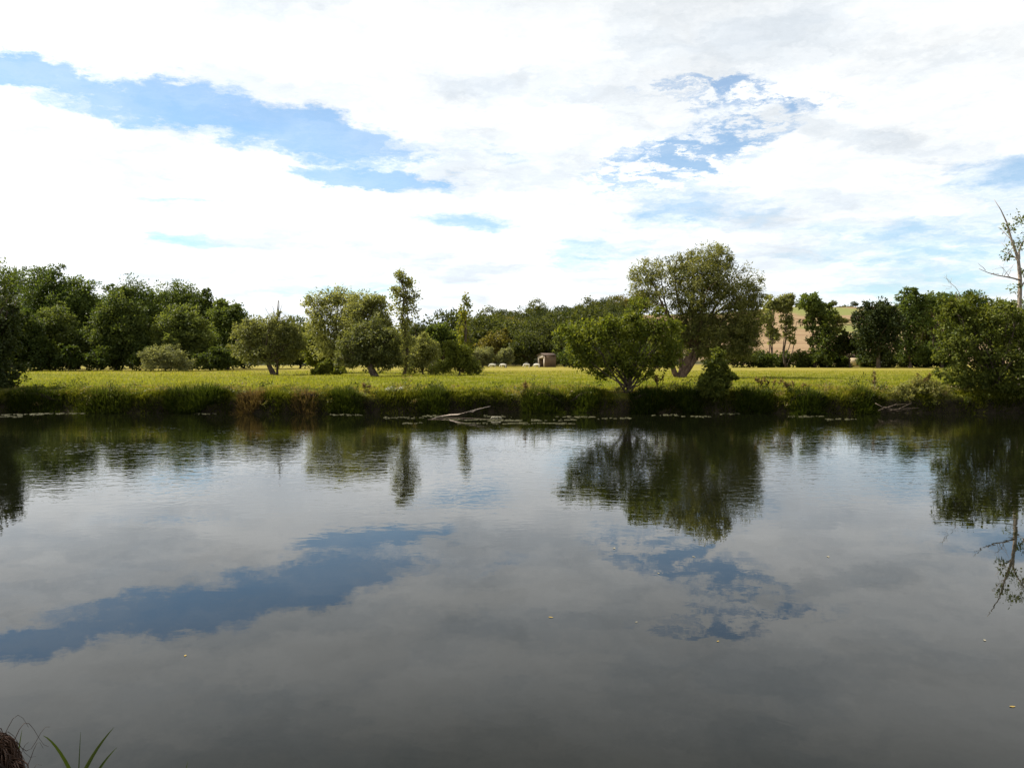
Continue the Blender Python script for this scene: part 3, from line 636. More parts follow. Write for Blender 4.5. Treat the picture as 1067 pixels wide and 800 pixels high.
# ------------------------------------------------------------------ grass
GRASS_BANK = leaf_mat('bank_grass_blades', (.015, .024, .004), (.120, .128, .018), (.22, .17, .06), transl=.45, spec=.05)
GRASS_MEADOW = leaf_mat('meadow_grass_blades', (.076, .100, .010), (.176, .178, .022), (.28, .23, .065), transl=.5, spec=.05)
SEDGE = leaf_mat('dark_sedge_blades', (.012, .021, .005), (.050, .066, .012), transl=.4, spec=.04)
DRY = leaf_mat('dry_brown_blades', (.06, .042, .020), (.16, .115, .06), transl=.35, spec=.05)

def blades(base, dirv, L, W, droop, rng, segs=3):
    "arching blades; returns V, Q"
    n = len(base)
    up = np.array((0, 0, 1.0))
    side = np.cross(dirv, up); side /= np.linalg.norm(side, axis=1, keepdims=True) + 1e-9
    rows = []
    for k in range(segs + 1):
        t = k / segs
        c = base + dirv * (L * t)[:, None] - up * (droop * L * t * t)[:, None] + np.stack((dirv[:, 0], dirv[:, 1], dirv[:, 0] * 0), 1) * (droop * L * t * t)[:, None]
        w = W * (1 - t ** 1.6) * .5 + .002
        rows += [c - side * w[:, None], c + side * w[:, None]]
    V = np.stack(rows, 1).reshape(-1, 3); m = 2 * (segs + 1)
    q = np.concatenate([np.array([[2 * k, 2 * k + 1, 2 * k + 3, 2 * k + 2]]) for k in range(segs)])
    Q = (np.arange(n)[:, None, None] * m + q[None]).reshape(-1, 4)
    return V, Q, m

def blade_mesh(name, base, dirv, L, W, droop, tint, mat, rng, segs=3):
    V, Q, m = blades(base, dirv, L, W, droop, rng, segs)
    return raw_mesh(name, V, Q, mat, np.repeat(tint, m))

rng = np.random.default_rng(3)
nt, nb = 7600, 20
tx = rng.uniform(-45, 45, nt); sel = rng.random(nt); off = np.where(sel < .26, rng.uniform(.02, .30, nt), np.where(sel < .64, rng.uniform(.2, 1.1, nt), rng.uniform(1.0, 5.5, nt)))
ty = bank_line(tx) + off
thick = .5 + .5 * np.sin(tx * .55 + 1.3) * np.sin(tx * 1.37) + rng.normal(0, .2, nt)
tl = np.clip(.20 + .17 * thick, .07, .60) * np.where(off > 2.5, .75, 1.0) * np.where(off < .3, .75, 1.0)
gapz = (np.sin(tx * .9 + 2) + np.sin(tx * 2.3 + .4) + np.sin(tx * .37)) > 1.15
tl = np.where(gapz & (off < 1.2), tl * .45, tl)
q = np.repeat(np.arange(nt), nb); n = len(q)
a = rng.uniform(0, 2 * np.pi, n); sp = rng.uniform(0, .22, n)
bx, by = tx[q] + np.cos(a) * sp, ty[q] + np.sin(a) * sp
base = np.stack((bx, by, ground(bx, by) - .03), 1)
lean = rng.uniform(.1, .7, n)
dv = np.stack((np.cos(a) * lean, np.sin(a) * lean - np.where(off[q] < 1.2, .35, 0), np.ones(n)), 1); dv /= np.linalg.norm(dv, axis=1, keepdims=True)
tt_ = rng.normal(0, .2, nt) + .35 * gapz; tint = np.clip(.34 + tt_[q] + .22 * np.sin(tx[q] * .31 + 2) * np.sin(tx[q] * .83) + .45 * np.clip((off[q] - .6) / 2.5, 0, 1) - .30 * (off[q] < .3) + rng.normal(0, .13, n), 0, 1)  # lowest tufts tinted darker: shade of the bank face put into their colour
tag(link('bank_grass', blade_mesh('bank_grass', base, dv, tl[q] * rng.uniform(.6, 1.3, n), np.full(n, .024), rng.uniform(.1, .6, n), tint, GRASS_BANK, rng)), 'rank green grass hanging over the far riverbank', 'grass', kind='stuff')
n = 170000
yy = 43 + 60 * rng.random(n) ** 1.7; xx = rng.uniform(-.72, .72, n) * yy
patch = .5 + .5 * np.sin(xx * .17 + yy * .21) * np.sin(yy * .13 + 1)
a = rng.uniform(0, 2 * np.pi, n); lean = rng.uniform(.1, .8, n)
dv = np.stack((np.cos(a) * lean, np.sin(a) * lean, np.ones(n)), 1); dv /= np.linalg.norm(dv, axis=1, keepdims=True)
band = np.sin(yy * .9 + .6 * np.sin(xx * .07)) * np.sin(yy * .31 + 1.3) * np.sin(xx * .05 + .8)
track = (np.abs(yy - 66.5 - .02 * xx) < .55) & (xx > 20) & (xx < 31)  # narrow strip of blades tinted darker
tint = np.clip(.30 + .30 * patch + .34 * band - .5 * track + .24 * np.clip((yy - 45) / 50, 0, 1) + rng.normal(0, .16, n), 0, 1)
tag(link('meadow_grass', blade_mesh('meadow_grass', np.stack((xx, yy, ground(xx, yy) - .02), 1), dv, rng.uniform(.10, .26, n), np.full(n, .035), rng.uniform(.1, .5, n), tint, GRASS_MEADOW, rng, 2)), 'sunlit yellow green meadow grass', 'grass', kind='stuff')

# tussocks on the far bank
def tussock(name, label, cat, px, py0, w, h, mat, n, seed, group=None, Y=None):
    "a mound of arching blades; px centre, w half width and h height in pixels at the bank"
    r = np.random.default_rng(seed)
    x = at(px, 400, 41.0)[0]; y = Y or float(bank_line(x)) + .34
    b = np.array((x, y, float(ground(x, y))))
    t = thing(name, label, cat, tuple(b), group)
    W_, H = w * y / FPX, h * y / FPX
    u = r.uniform(-1, 1, n); v = r.uniform(-1, 1, n)
    lx = u * W_ * .85; ly = v * .32 - .08
    lz = ground(x + lx, y + ly) - b[2] - .05
    d = np.stack((u * .35 + r.normal(0, .22, n), v * .4 - .20 + r.normal(0, .22, n), np.full(n, 1.)), 1); d /= np.linalg.norm(d, axis=1, keepdims=True)
    L = H * (.72 - .32 * u * u) * r.uniform(.55, 1.15, n)
    link('blades', blade_mesh(name + '_blades', np.stack((lx, ly, lz), 1), d, L, np.full(n, .024), r.uniform(.10, .60, n), np.clip(r.normal(.45, .22, n), 0, 1), mat, r, 4), t)
    g = Geo(); k = np.linspace(-1, 1, 9)
    g.tube(np.stack((k * W_ * .8, k * 0 + .05, ground(x + k * W_ * .8, y + .05) - b[2] - .02 + .1 * (1 - k * k)), 1), .05 + .05 * (1 - k * k), 8)
    link('root_mat', g.mesh(name + '_root_mat', SOIL, True), t)
    return t
SOIL = plain_mat('dark_root_soil', (.014, .011, .007), (.04, .03, .02), 12, .95, bump=.5)
TG = 'sedge tussocks along the far bank'
for i, (lab, px, w, h, m_, n) in enumerate((
    ('largest dark sedge mound spilling over the bank below the pale round bush', 203, 36, 27, SEDGE, 2600),
    ('dark rounded tussock at the water below the low meadow shrub', 362, 20, 25, SEDGE, 1500),
    ('brownish tussock at the water next to the largest dark sedge mound', 262, 17, 22, DRY, 900),
    ('dark green tussock behind the root end of the fallen branch', 452, 18, 24, SEDGE, 1300),
    ('low dark tussock under the black shaded tree', 30, 34, 20, SEDGE, 1800),
    ('wide dark tussock between the black tree and the largest sedge mound', 108, 34, 22, SEDGE, 2000),
    ('dark tussock under the yellow green riverside tree', 676, 22, 24, SEDGE, 1500),
    ('dark tussock on the riverbank between the riverside tree and the sapling', 716, 19, 26, SEDGE, 1400),
    ('brown green tussock left of the dead weed stalk', 898, 15, 22, SEDGE, 1000),
    ('dark green tussock on the bank right of the sapling', 785, 22, 24, SEDGE, 1500),
    ('small brownish tussock between the brownish and the dark rounded tussock', 320, 15, 18, DRY, 700),
    ('green tussock on the bank past the tip of the fallen branch', 566, 26, 22, SEDGE, 1500),
    ('low green tussock below the brown shed and white sheep', 610, 18, 20, SEDGE, 1000),
    ('grassy tussock with brown docks above it', 838, 22, 22, SEDGE, 1300))):
    tussock('sedge_tussock', lab, 'tussock', px, 0, w, h, m_, n, 900 + i, TG)

# broad leaved plant with white flowers, docks and dead stalks
WHITE = plain_mat('white_petals', (.62, .62, .55), (.8, .8, .74), 20, .7)
def weed(name, label, cat, px, top, mat, seed, head=None, nleaf=60, spread=6, stemmat=None, nst=5, group=None):
    r = np.random.default_rng(seed); x = at(px, 400, 41)[0]; y = float(bank_line(x)) + 1.0
    b = np.array((x, y, float(ground(x, y)))); t = thing(name, label, cat, tuple(b), group)
    H = at(px, top, y)[2] - b[2]; S = spread * y / FPX
    g = Geo(); tops = []
    for k in range(nst):
        e = np.array((r.uniform(-1, 1) * S, r.uniform(-1, 1) * S * .6, H * r.uniform(.65, 1.0))); tops.append(e)
        g.tube(bend((e[0] * .3, e[1] * .3, -.05), e, 6, r, .03), np.linspace(.016, .006, 6), 5)
    link('stem', g.mesh(name + '_stem', stemmat or BARK, True), t)
    tops = np.array(tops); k = r.integers(0, nst, nleaf); f = r.uniform(.1, .9, nleaf)[:, None]
    P = tops[k] * f + np.array((1, 1, 0)) * tops[k] * .3 * (1 - f); A = r.normal(size=(nleaf, 3)) * (1, 1, .5) + (0, 0, .2)
    link('leaves', leaf_mesh(name + '_leaves', P, A, r.uniform(.12, .28, nleaf), r.uniform(.05, .11, nleaf), r.random(nleaf), mat, r), t)
    if head is not None:
        m = 14 if head is WHITE else 46
        for k in range(nst):
            P = tops[k] * (1 - r.uniform(0, .3, m)[:, None]) + r.normal(0, .035, (m, 3)); A = r.normal(size=(m, 3))
            link('flower_head' if head is WHITE else 'seed_head', leaf_mesh(name + '_head', P, A, r.uniform(.05, .11, m), r.uniform(.04, .08, m), r.random(m), head, r), t)
    return t
DG = 'weeds standing on the far bank'
weed('dock_plant', 'brown seeded dock weeds on the bank right of the sapling', 'weed', 806, 393, M['bank'], 31, DRY, 70, 14, DRY, 7, DG)
weed('dock_plant', 'cluster of rusty docks on the bank below the taller aspen', 'weed', 828, 396, M['bank'], 32, DRY, 70, 12, DRY, 7, DG)
weed('dead_stalk', 'single pale dead weed stalk standing above the driftwood', 'weed', 917, 385, DRY, 33, DRY, 26, 2.5, BARK_PALE, 2, DG)
weed('dock_plant', 'thin brown weed stalks between the riverside tree and willow trunk', 'weed', 690, 388, DRY, 34, DRY, 24, 4, DRY, 4, DG)
weed('umbel_plant', 'leafy plant with white blossoms on the bank left of the branch', 'weed', 409, 403, M['silver'], 35, WHITE, 160, 12, None, 5, DG)
weed('bank_weed', 'upright green weed above the root end of the fallen branch', 'weed', 452, 399, M['bank'], 36, None, 110, 7, None, 6, DG)
weed('dock_plant', 'reddish dock spike over the dark rounded tussock', 'weed', 380, 398, DRY, 37, DRY, 20, 5, DRY, 3, DG)
weed('bank_weed', 'thin bare weed stems on the bank below the white sheep', 'weed', 548, 396, DRY, 38, DRY, 16, 3, DRY, 3, DG)
weed('umbel_plant', 'small pale leafed weed beside the largest dark sedge mound', 'weed', 243, 408, M['silver'], 39, None, 150, 9, None, 6, DG)
weed('bank_weed', 'tall weed with curled leaves by the foot of the sapling', 'weed', 728, 408, M['silver'], 40, WHITE, 80, 6, None, 5, DG)
weed('dock_plant', 'wispy brown weeds over the pale bank bush', 'weed', 962, 388, M['olive'], 41, DRY, 60, 14, DRY, 7, DG)

# ------------------------------------------------------------------ things in the water
def wpt(px, py, z=0.0):
    a, b, c = ray(px, py); s = (z - CAMZ) / c
    return np.array((a * s, b * s, z))
Yb = 37.0
p0 = wpt(444, 437.5); br = thing('fallen_branch', 'bare pale fallen branch slanting up out of the water', 'branch', tuple(p0)); rng = np.random.default_rng(21)
g = Geo()
pts = np.array([wpt(444, 437.5) + (0, 0, -.06), wpt(456, 435.6) + (0, 0, .05), wpt(468, 434.6) + (0, 0, .1), at(477, 431.8, 37.2), at(488, 429.0, 37.5), at(500, 425.8, 37.7), at(511, 423.2, 37.9)]) - p0
g.tube(pts, [.014, .028, .036, .033, .028, .022, .014], 8)
g.tube(bend(pts[4], pts[4] + (.5, .2, .12), 4, rng, .05), np.linspace(.025, .01, 4), 6)
link('main_limb', g.mesh('branch_main_limb', BARK_PALE, True), br)
g = Geo()
g.tube(np.array([wpt(446, 437) + (0, 0, .0), wpt(470, 436) + (0, 0, .03), wpt(495, 436.5) + (0, 0, .02), wpt(520, 436.5) + (0, 0, -.02)]) - p0, [.015, .022, .02, .012], 6)
link('side_limb', g.mesh('branch_side_limb', BARK, True), br)
# driftwood twigs caught on the bank
dw = thing('driftwood', 'pale tangle of driftwood twigs caught at the waterline', 'driftwood', tuple(wpt(930, 428))); b0 = np.array(dw.location)
g = Geo(); rng = np.random.default_rng(8)
for a, b in (((912, 420), (948, 427)), ((918, 427), (950, 421)), ((920, 424), (940, 428)), ((925, 428), (958, 425)), ((915, 428), (935, 420)), ((935, 427), (950, 419))):
    g.tube(bend(at(*a, 39.3) - b0, at(*b, 39.1) - b0, 6, rng, .06), np.linspace(.022, .008, 6), 6)
link('twigs', g.mesh('driftwood_twigs', BARK, True), dw)

# scum and water weed drifting at the foot of the bank
SCUM = plain_mat('floating_weed', (.028, .030, .011), (.105, .098, .05), 14, .85, (1, 3, 1))
g = Geo(); rng = np.random.default_rng(14)
def raft(px, py, w, hgt):
    c = wpt(px, py); L = w * c[1] / FPX; D = hgt * c[1] * c[1] / (FPX * CAMZ)
    k = 22; a = np.linspace(0, 2 * np.pi, k, endpoint=False)
    rr = 1 + .35 * np.sin(a * 3 + rng.uniform(0, 6)) + .25 * np.sin(a * 7 + rng.uniform(0, 6)) + rng.normal(0, .08, k)
    V = np.stack((c[0] + np.cos(a) * L * rr, c[1] + np.sin(a) * D * rr, np.full(k, .004)), 1)
    V2 = V.copy(); V2[:, :2] = c[:2] + (V[:, :2] - c[:2]) * .8; V2[:, 2] = .018
    q = [(i, (i + 1) % k, k + (i + 1) % k, k + i) for i in range(k)]
    V = np.vstack((V, V2, (c[0], c[1], .02)))
    g.add(V, q, [(k + i, k + (i + 1) % k, 2 * k) for i in range(k)])
for px, py, w, h in ((22, 432, 16, .7), (50, 430.8, 14, .6), (75, 430.5, 14, .8), (108, 428.5, 10, .4), (10, 434, 10, .4), (155, 427.5, 9, .5), (180, 429, 14, .4), (215, 431, 10, .4), (290, 428.5, 7, .8), (298, 430, 12, .3),
                     (361, 426.8, 5, .8), (380, 427, 4, .7), (420, 435, 16, .3), (360, 432, 14, .3), (455, 433.5, 12, .5), (490, 437, 26, .5), (540, 438, 26, .5), (575, 437.5, 20, .5), (600, 434.5, 18, .4), (520, 434, 12, .3),
                     (640, 436, 14, .3), (690, 432.5, 14, .35), (725, 434, 12, .35), (757, 431, 11, .8), (760, 430, 6, .4), (840, 434, 14, .25), (880, 437, 16, .25), (936, 429.5, 14, .6), (560, 441, 30, .3), (500, 441, 18, .25), (430, 441, 10, .25)):
    for _ in range(22): raft(px + rng.uniform(-1, 1) * w * 1.2, py + rng.normal(0, .45), w * rng.uniform(.02, .15), min(.2, h * rng.uniform(.08, .3)))
tag(link('floating_weed', g.mesh('floating_weed', SCUM)), 'pale weed and scum drifting along the far bank', 'water weed', kind='stuff')

rng = np.random.default_rng(88); PB, AB, LB, WB, TB = [], [], [], [], []
for _ in range(420):
    x = rng.uniform(-34, 34); o = rng.uniform(.1, 2.2); y = float(bank_line(x)) + o; z = float(ground(x, y)); H = rng.uniform(.2, .75) * (1.25 if rng.random() < .12 else 1) * (.8 + .4 * math.sin(x * .8)); m = int(rng.integers(18, 46)); c = rng.random()
    P = np.stack((x + rng.normal(0, .13, m), y + rng.normal(0, .12, m), z + H * rng.random(m) ** .7), 1)
    PB.append(P); AB.append(rng.normal(size=(m, 3)) + (0, -.3, .1)); LB.append(rng.uniform(.06, .17, m)); WB.append(rng.uniform(.03, .08, m)); TB.append(np.clip(c + rng.normal(0, .12, m), 0, 1))
WEEDS = leaf_mat('mixed_weed_leaves', (.020, .034, .008), (.120, .128, .035), (.20, .15, .07), transl=.4)
tag(link('bank_undergrowth', leaf_mesh('bank_undergrowth', np.concatenate(PB), np.concatenate(AB), np.concatenate(LB), np.concatenate(WB), np.concatenate(TB), WEEDS, rng)), 'mixed nettles and weeds among the bank grass', 'undergrowth', kind='stuff')
YLEAF = plain_mat('fallen_leaf_yellow', (.20, .14, .03), (.34, .25, .08), 20, .6)
PALELEAF = plain_mat('fallen_leaf_pale', (.16, .145, .10), (.28, .26, .19), 20, .6)
def float_leaf(px, py, size, mat, seed, label):
    r = np.random.default_rng(seed); c = wpt(px, py); g = Geo(); an = r.uniform(0, 6.28)
    k = 9; t = np.linspace(0, 1, k); w = np.sin(np.pi * t ** .8) * .36
    ux = np.array((math.cos(an), math.sin(an), 0)); uy = np.array((-math.sin(an), math.cos(an), 0))
    mid = (t - .5)[:, None] * ux * size * 1.5 + np.array((0, 0, 1)) * (.003 + .03 * size * (2 * t - 1) ** 2)[:, None]
    V = np.concatenate((mid - uy * (w * size)[:, None] + (0, 0, .02 * size), mid, mid + uy * (w * size)[:, None] + (0, 0, .02 * size)))
    Q = [(j * k + i, j * k + i + 1, (j + 1) * k + i + 1, (j + 1) * k + i) for j in range(2) for i in range(k - 1)]
    g.add(V, Q); o = link('floating_leaf', g.mesh('floating_leaf', mat, True), None, tuple(c))
    tag(o, label, 'leaf', 'fallen leaves floating on the river')
for i, (px, py, s, m_, lab) in enumerate((
    (193, 683, .07, YLEAF, 'small orange leaf floating on the blue sky reflection'), (574, 643, .09, YLEAF, 'yellow leaf floating alone in the middle of the river'),
    (748, 668, .06, YLEAF, 'tiny yellow leaf floating below the second blue reflection'), (1055, 736, .08, YLEAF, 'yellow leaf floating close to the photo edge under the bush reflection'),
    (640, 571, .12, PALELEAF, 'pale leaf floating upstream of the blue patch reflection'), (723, 580, .10, PALELEAF, 'pale leaf floating inside the blue patch reflection'),
    (863, 580, .12, PALELEAF, 'pale leaf floating right of the great willow reflection'), (1026, 667, .08, PALELEAF, 'pale leaf floating below the half dead tree reflection'),
    (686, 597, .08, PALELEAF, 'small pale leaf floating just below the great willow reflection'), (663, 648, .06, PALELEAF, 'tiny pale leaf floating right of the lone yellow leaf'))):
    float_leaf(px, py, s * .42, m_, 50 + i, lab)
fr = at(517, 436, 36.6); o = Geo(); rng = np.random.default_rng(4)
c = wpt(517, 437); k = np.linspace(0, np.pi, 7)
for i in range(5):
    q = rng.normal(0, .07, 2); o.tube(np.stack((q[0] + np.cos(k) * .1, q[1] + np.sin(k) * .02, .0 + np.sin(k) * .13), 1), .045, 7)
tag(link('foam_clump', o.mesh('foam_clump', PALELEAF, True), None, tuple(c)), 'small whitish foam clump on the water right of the branch tip', 'foam')

# ------------------------------------------------------------------ shed, cream building, sheep
def shed():
    Y = 147.0; b = foot(570, Y); t = thing('brown_shed', 'small brown wooden shed with an open dark doorway at the meadow end', 'shed', tuple(b))
    t.rotation_euler = (0, 0, R(-54)); t.scale = (.88, .88, .9)
    Wd, D, H = 2.2, 3.0, 2.35        # gable front faces -Y (local)
    wood = plain_mat('brown_boards', (.13, .085, .055), (.21, .145, .097), 3, .85, (6, 6, .4)); roofm = plain_mat('brown_roof_sheets', (.06, .042, .032), (.11, .078, .058), 3, .8, (6, 1, 1)); pale = plain_mat('weathered_pale_boards', (.30, .25, .19), (.50, .43, .35), 3, .8, (5, 1, 1)); dark = plain_mat('painted_interior_shade', (.012, .010, .008), (.03, .024, .018), 3, .9)
    w = .1
    g = Geo()
    g.box((Wd / 2 - w, -D / 2, 0), (Wd / 2, D / 2, H)); g.box((-Wd / 2, -D / 2, 0), (-Wd / 2 + w, D / 2, H)); g.box((-Wd / 2 + w, D / 2 - w, 0), (Wd / 2 - w, D / 2, H))
    link('wall', g.mesh('shed_wall', wood), t)
    g = Geo()
    g.box((-Wd / 2 + w, -D / 2, 1.75), (Wd / 2 - w, -D / 2 + w, H)); g.box((.70, -D / 2, 0), (Wd / 2 - w, -D / 2 + w, 1.75)); g.box((-Wd / 2 + w, -D / 2, 0), (-.85, -D / 2 + w, 1.75))
    g.add([(-Wd / 2, -D / 2 + .02, H), (Wd / 2, -D / 2 + .02, H), (0, -D / 2 + .02, H + .36), (-Wd / 2, -D / 2 + w, H), (Wd / 2, -D / 2 + w, H), (0, -D / 2 + w, H + .36)], [(0, 1, 4, 3), (1, 2, 5, 4), (2, 0, 3, 5)], [(0, 2, 1), (3, 4, 5)])
    link('front', g.mesh('shed_front', pale), t)
    g = Geo(); g.box((-Wd / 2 + w + .01, D / 2 - w - .06, .02), (Wd / 2 - w - .01, D / 2 - w - .01, H - .05)); link('shade_panel', g.mesh('shed_lining', dark), t)  # near-black panel, its colour standing in for the shade inside the doorway
    g = Geo()
    for s in (-1, 1):
        e = np.array([(0, -D / 2 - .2, H + .43), (0, D / 2 + .15, H + .43), (s * (Wd / 2 + .22), D / 2 + .15, H - .03), (s * (Wd / 2 + .22), -D / 2 - .2, H - .03)])
        V = np.vstack((e, e + (0, 0, .07))); g.add(V, [(0, 1, 2, 3), (4, 7, 6, 5), (0, 3, 7, 4), (1, 5, 6, 2), (2, 6, 7, 3), (0, 4, 5, 1)])
    link('roof', g.mesh('shed_roof', roofm), t)
    for s in (-Wd / 2 + .05, Wd / 2 - .06):
        g = Geo(); g.box((s - .05, -D / 2 - .04, 0), (s + .05, -D / 2 - .003, H)); link('corner_post', g.mesh('shed_post', pale), t)
shed()
def cream():
    Y = 150.0; b = foot(887, Y); t = thing('cream_building', 'low cream walled building glimpsed through a gap under the far trees', 'building', tuple(b)); t.rotation_euler = (0, 0, R(-14))
    wm = plain_mat('cream_wall', (.62, .50, .33), (.72, .60, .42), 2, .8); rm = plain_mat('building_roof', (.09, .06, .045), (.15, .10, .08), 3, .8); gm = plain_mat('building_shutter', (.10, .08, .06), (.15, .12, .09), 3, .7)
    g = Geo(); g.box((-1.7, -1.2, 0), (1.7, 1.2, 1.75)); link('wall', g.mesh('building_wall', wm), t)
    g = Geo(); g.add([(-1.9, -1.4, 1.72), (1.9, -1.4, 1.72), (1.9, 0, 2.5), (-1.9, 0, 2.5), (1.9, 1.4, 1.72), (-1.9, 1.4, 1.72)], [(0, 1, 2, 3), (3, 2, 4, 5), (0, 5, 4, 1)], [(0, 3, 5), (1, 4, 2)]); link('roof', g.mesh('building_roof', rm), t)
    g = Geo(); g.box((.75, -1.25, .5), (1.3, -1.203, 1.25)); link('window', g.mesh('building_window', gm), t)
cream()

WOOL = plain_mat('white_wool', (.60, .56, .47), (.76, .72, .63), 14, .9, bump=.5)
def sheep(px, Y, rz, label, head_down, s=1.0):
    r = np.random.default_rng(int(px)); b = foot(px, Y)
    nodes = []; edges = []
    def N(p, rad): nodes.append((p, rad)); return len(nodes) - 1
    hip = N((-.36, 0, .60), (.19, .20)); mid = N((0, 0, .60), (.22, .23)); sh = N((.34, 0, .62), (.19, .20)); edges += [(hip, mid), (mid, sh)]
    nk = N((.55, 0, .62 if head_down else .80), (.10, .11)); hd = N((.70, 0, .34 if head_down else .88), (.085, .09)); mz = N((.78 if head_down else .86, 0, .20 if head_down else .82), (.05, .055)); edges += [(sh, nk), (nk, hd), (hd, mz)]
    tl = N((-.54, 0, .60), (.05, .05)); tl2 = N((-.58, 0, .42), (.03, .03)); edges += [(hip, tl), (tl, tl2)]
    for sx, root in ((-.38, hip), (.34, sh)):
        for sy in (-.13, .13):
            k = -.07 if sx < 0 else .02
            a = N((sx, sy, .44), (.09, .09)); c = N((sx + k, sy, .25), (.045, .045)); e = N((sx + k * .5, sy, .03), (.035, .035)); f = N((sx + k * .5 + .05, sy, -.02), (.03, .03)); edges += [(root, a), (a, c), (c, e), (e, f)]
    for sy in (-1, 1):
        ear = N((.66, sy * .13, (.36 if head_down else .92)), (.025, .02)); edges.append((hd, ear))
    me = bpy.data.meshes.new('sheep'); me.from_pydata([p for p, _ in nodes], edges, []); me.materials.append(WOOL)
    o = link('sheep', me, None, tuple(b)); o.rotation_euler = (0, 0, rz); o.scale = (s, s, s)
    sk = o.modifiers.new('skin', 'SKIN'); sk.use_smooth_shade = True
    for i, (_, rad) in enumerate(nodes): me.skin_vertices[0].data[i].radius = rad
    me.skin_vertices[0].data[0].use_root = True
    o.modifiers.new('sub', 'SUBSURF').levels = 1
    tag(o, label, 'sheep', 'white sheep grazing by the shed'); return o
sheep(513.5, 137, R(185), 'white sheep grazing under the larger pale round willow bush', True, .92)
sheep(524.5, 137, R(170), 'white sheep grazing before the smaller ball shaped willow bush', True, .92)
sheep(549.0, 139, R(200), 'white sheep grazing farthest from the shed door of the two beside it', True, .95)
sheep(559.5, 138, R(160), 'white sheep standing directly before the open dark shed doorway', True, .92)

# ------------------------------------------------------------------ near bank: grass plant, seated person
NEAR = leaf_mat('near_grass_blades', (.028, .042, .008), (.085, .10, .02), transl=.3)
def strip(g, pts, W):
    pts = np.asarray(pts, float); n = len(pts); t = np.gradient(pts, axis=0); s = np.cross(t, (0.2, -1, .4)); s /= np.linalg.norm(s, axis=1, keepdims=True)
    w = W * np.sin(np.pi * np.clip(np.linspace(.25, 1, n), 0, 1)) ** .8 + .0006
    nrm = np.cross(s, t); nrm /= np.linalg.norm(nrm, axis=1, keepdims=True)
    V = np.concatenate((pts - s * w[:, None] / 2, pts - nrm * (w * .12)[:, None], pts + s * w[:, None] / 2))
    g.add(V, [(j * n + i, j * n + i + 1, (j + 1) * n + i + 1, (j + 1) * n + i) for j in range(2) for i in range(n - 1)])
def curve4(a, b, c, d, n=18):
    t = np.linspace(0, 1, n)[:, None]; a, b, c, d = map(np.asarray, (a, b, c, d)); return a * (1 - t) ** 3 + 3 * b * t * (1 - t) ** 2 + 3 * c * t * t * (1 - t) + d * t ** 3
def grass_plant(base, blades_, label):
    t = thing('grass_plant', label, 'grass plant', tuple(base)); b = np.asarray(base)
    for tip, c2, c1, W in blades_:
        g = Geo(); strip(g, curve4((0, 0, -.02), np.asarray(c1) - b, np.asarray(c2) - b, np.asarray(tip) - b), W)
        link('blade', g.mesh('grass_blade', NEAR, True), t)
    g = Geo(); g.tube([(0, 0, -.04), (.004, 0, .05), (.008, .004, .14)], [.006, .005, .003], 6); link('stem', g.mesh('grass_stem', NEAR, True), t)
bx = at(84, 830, 2.35); gb = np.array((bx[0], 2.35, float(ground(bx[0], 2.35))))
grass_plant(gb, [(at(119, 757, 2.46), at(85, 795, 2.38), at(50, 860, 2.32), .015), (at(122, 778, 2.52), at(94, 806, 2.42), at(62, 860, 2.38), .013), (at(45, 766, 2.28), at(66, 774, 2.3), at(112, 860, 2.32), .012),
                 (at(84, 762, 2.45), at(82, 800, 2.4), at(78, 860, 2.36), .004), (at(150, 815, 2.5), at(120, 800, 2.4), at(96, 860, 2.4), .01)],
            'green grass plant with arching blades on the near bank')
bx = at(186, 840, 2.5); gb = np.array((bx[0], 2.5, float(ground(bx[0], 2.5))))
grass_plant(gb, [(at(196, 793, 2.55), at(190, 812, 2.5), at(184, 840, 2.5), .006), (at(172, 812, 2.5), at(178, 815, 2.5), at(188, 850, 2.5), .006)], 'small grass plant with only a blade tip showing at the photo edge')
bx = at(14, 850, 2.3); gb = np.array((bx[0], 2.3, float(ground(bx[0], 2.3))))
grass_plant(gb, [(at(23, 760, 2.3), at(18, 785, 2.3), at(14, 820, 2.3), .005), (at(0, 800, 2.3), at(6, 805, 2.3), at(16, 850, 2.3), .006)], 'single thin grass stalk rising behind the brown hair')
rng = np.random.default_rng(61); n = 60000
bxx = rng.normal(0, 3.2, n); byy = rng.uniform(-3.5, 2.75, n); keep = (bxx + 1.0) ** 2 + (byy - 1.5) ** 2 > .2; bxx, byy = bxx[keep], byy[keep]; n = len(bxx)
a = rng.uniform(0, 6.28, n); lean = rng.uniform(.1, .8, n); dv = np.stack((np.cos(a) * lean, np.sin(a) * lean, np.ones(n)), 1); dv /= np.linalg.norm(dv, axis=1, keepdims=True)
tag(link('near_grass', blade_mesh('near_grass', np.stack((bxx, byy, ground(bxx, byy) - .02), 1), dv, rng.uniform(.06, .2, n), np.full(n, .008), rng.uniform(.2, .8, n), rng.random(n), NEAR, rng, 3)), 'short grass of the near bank', 'grass', kind='stuff')

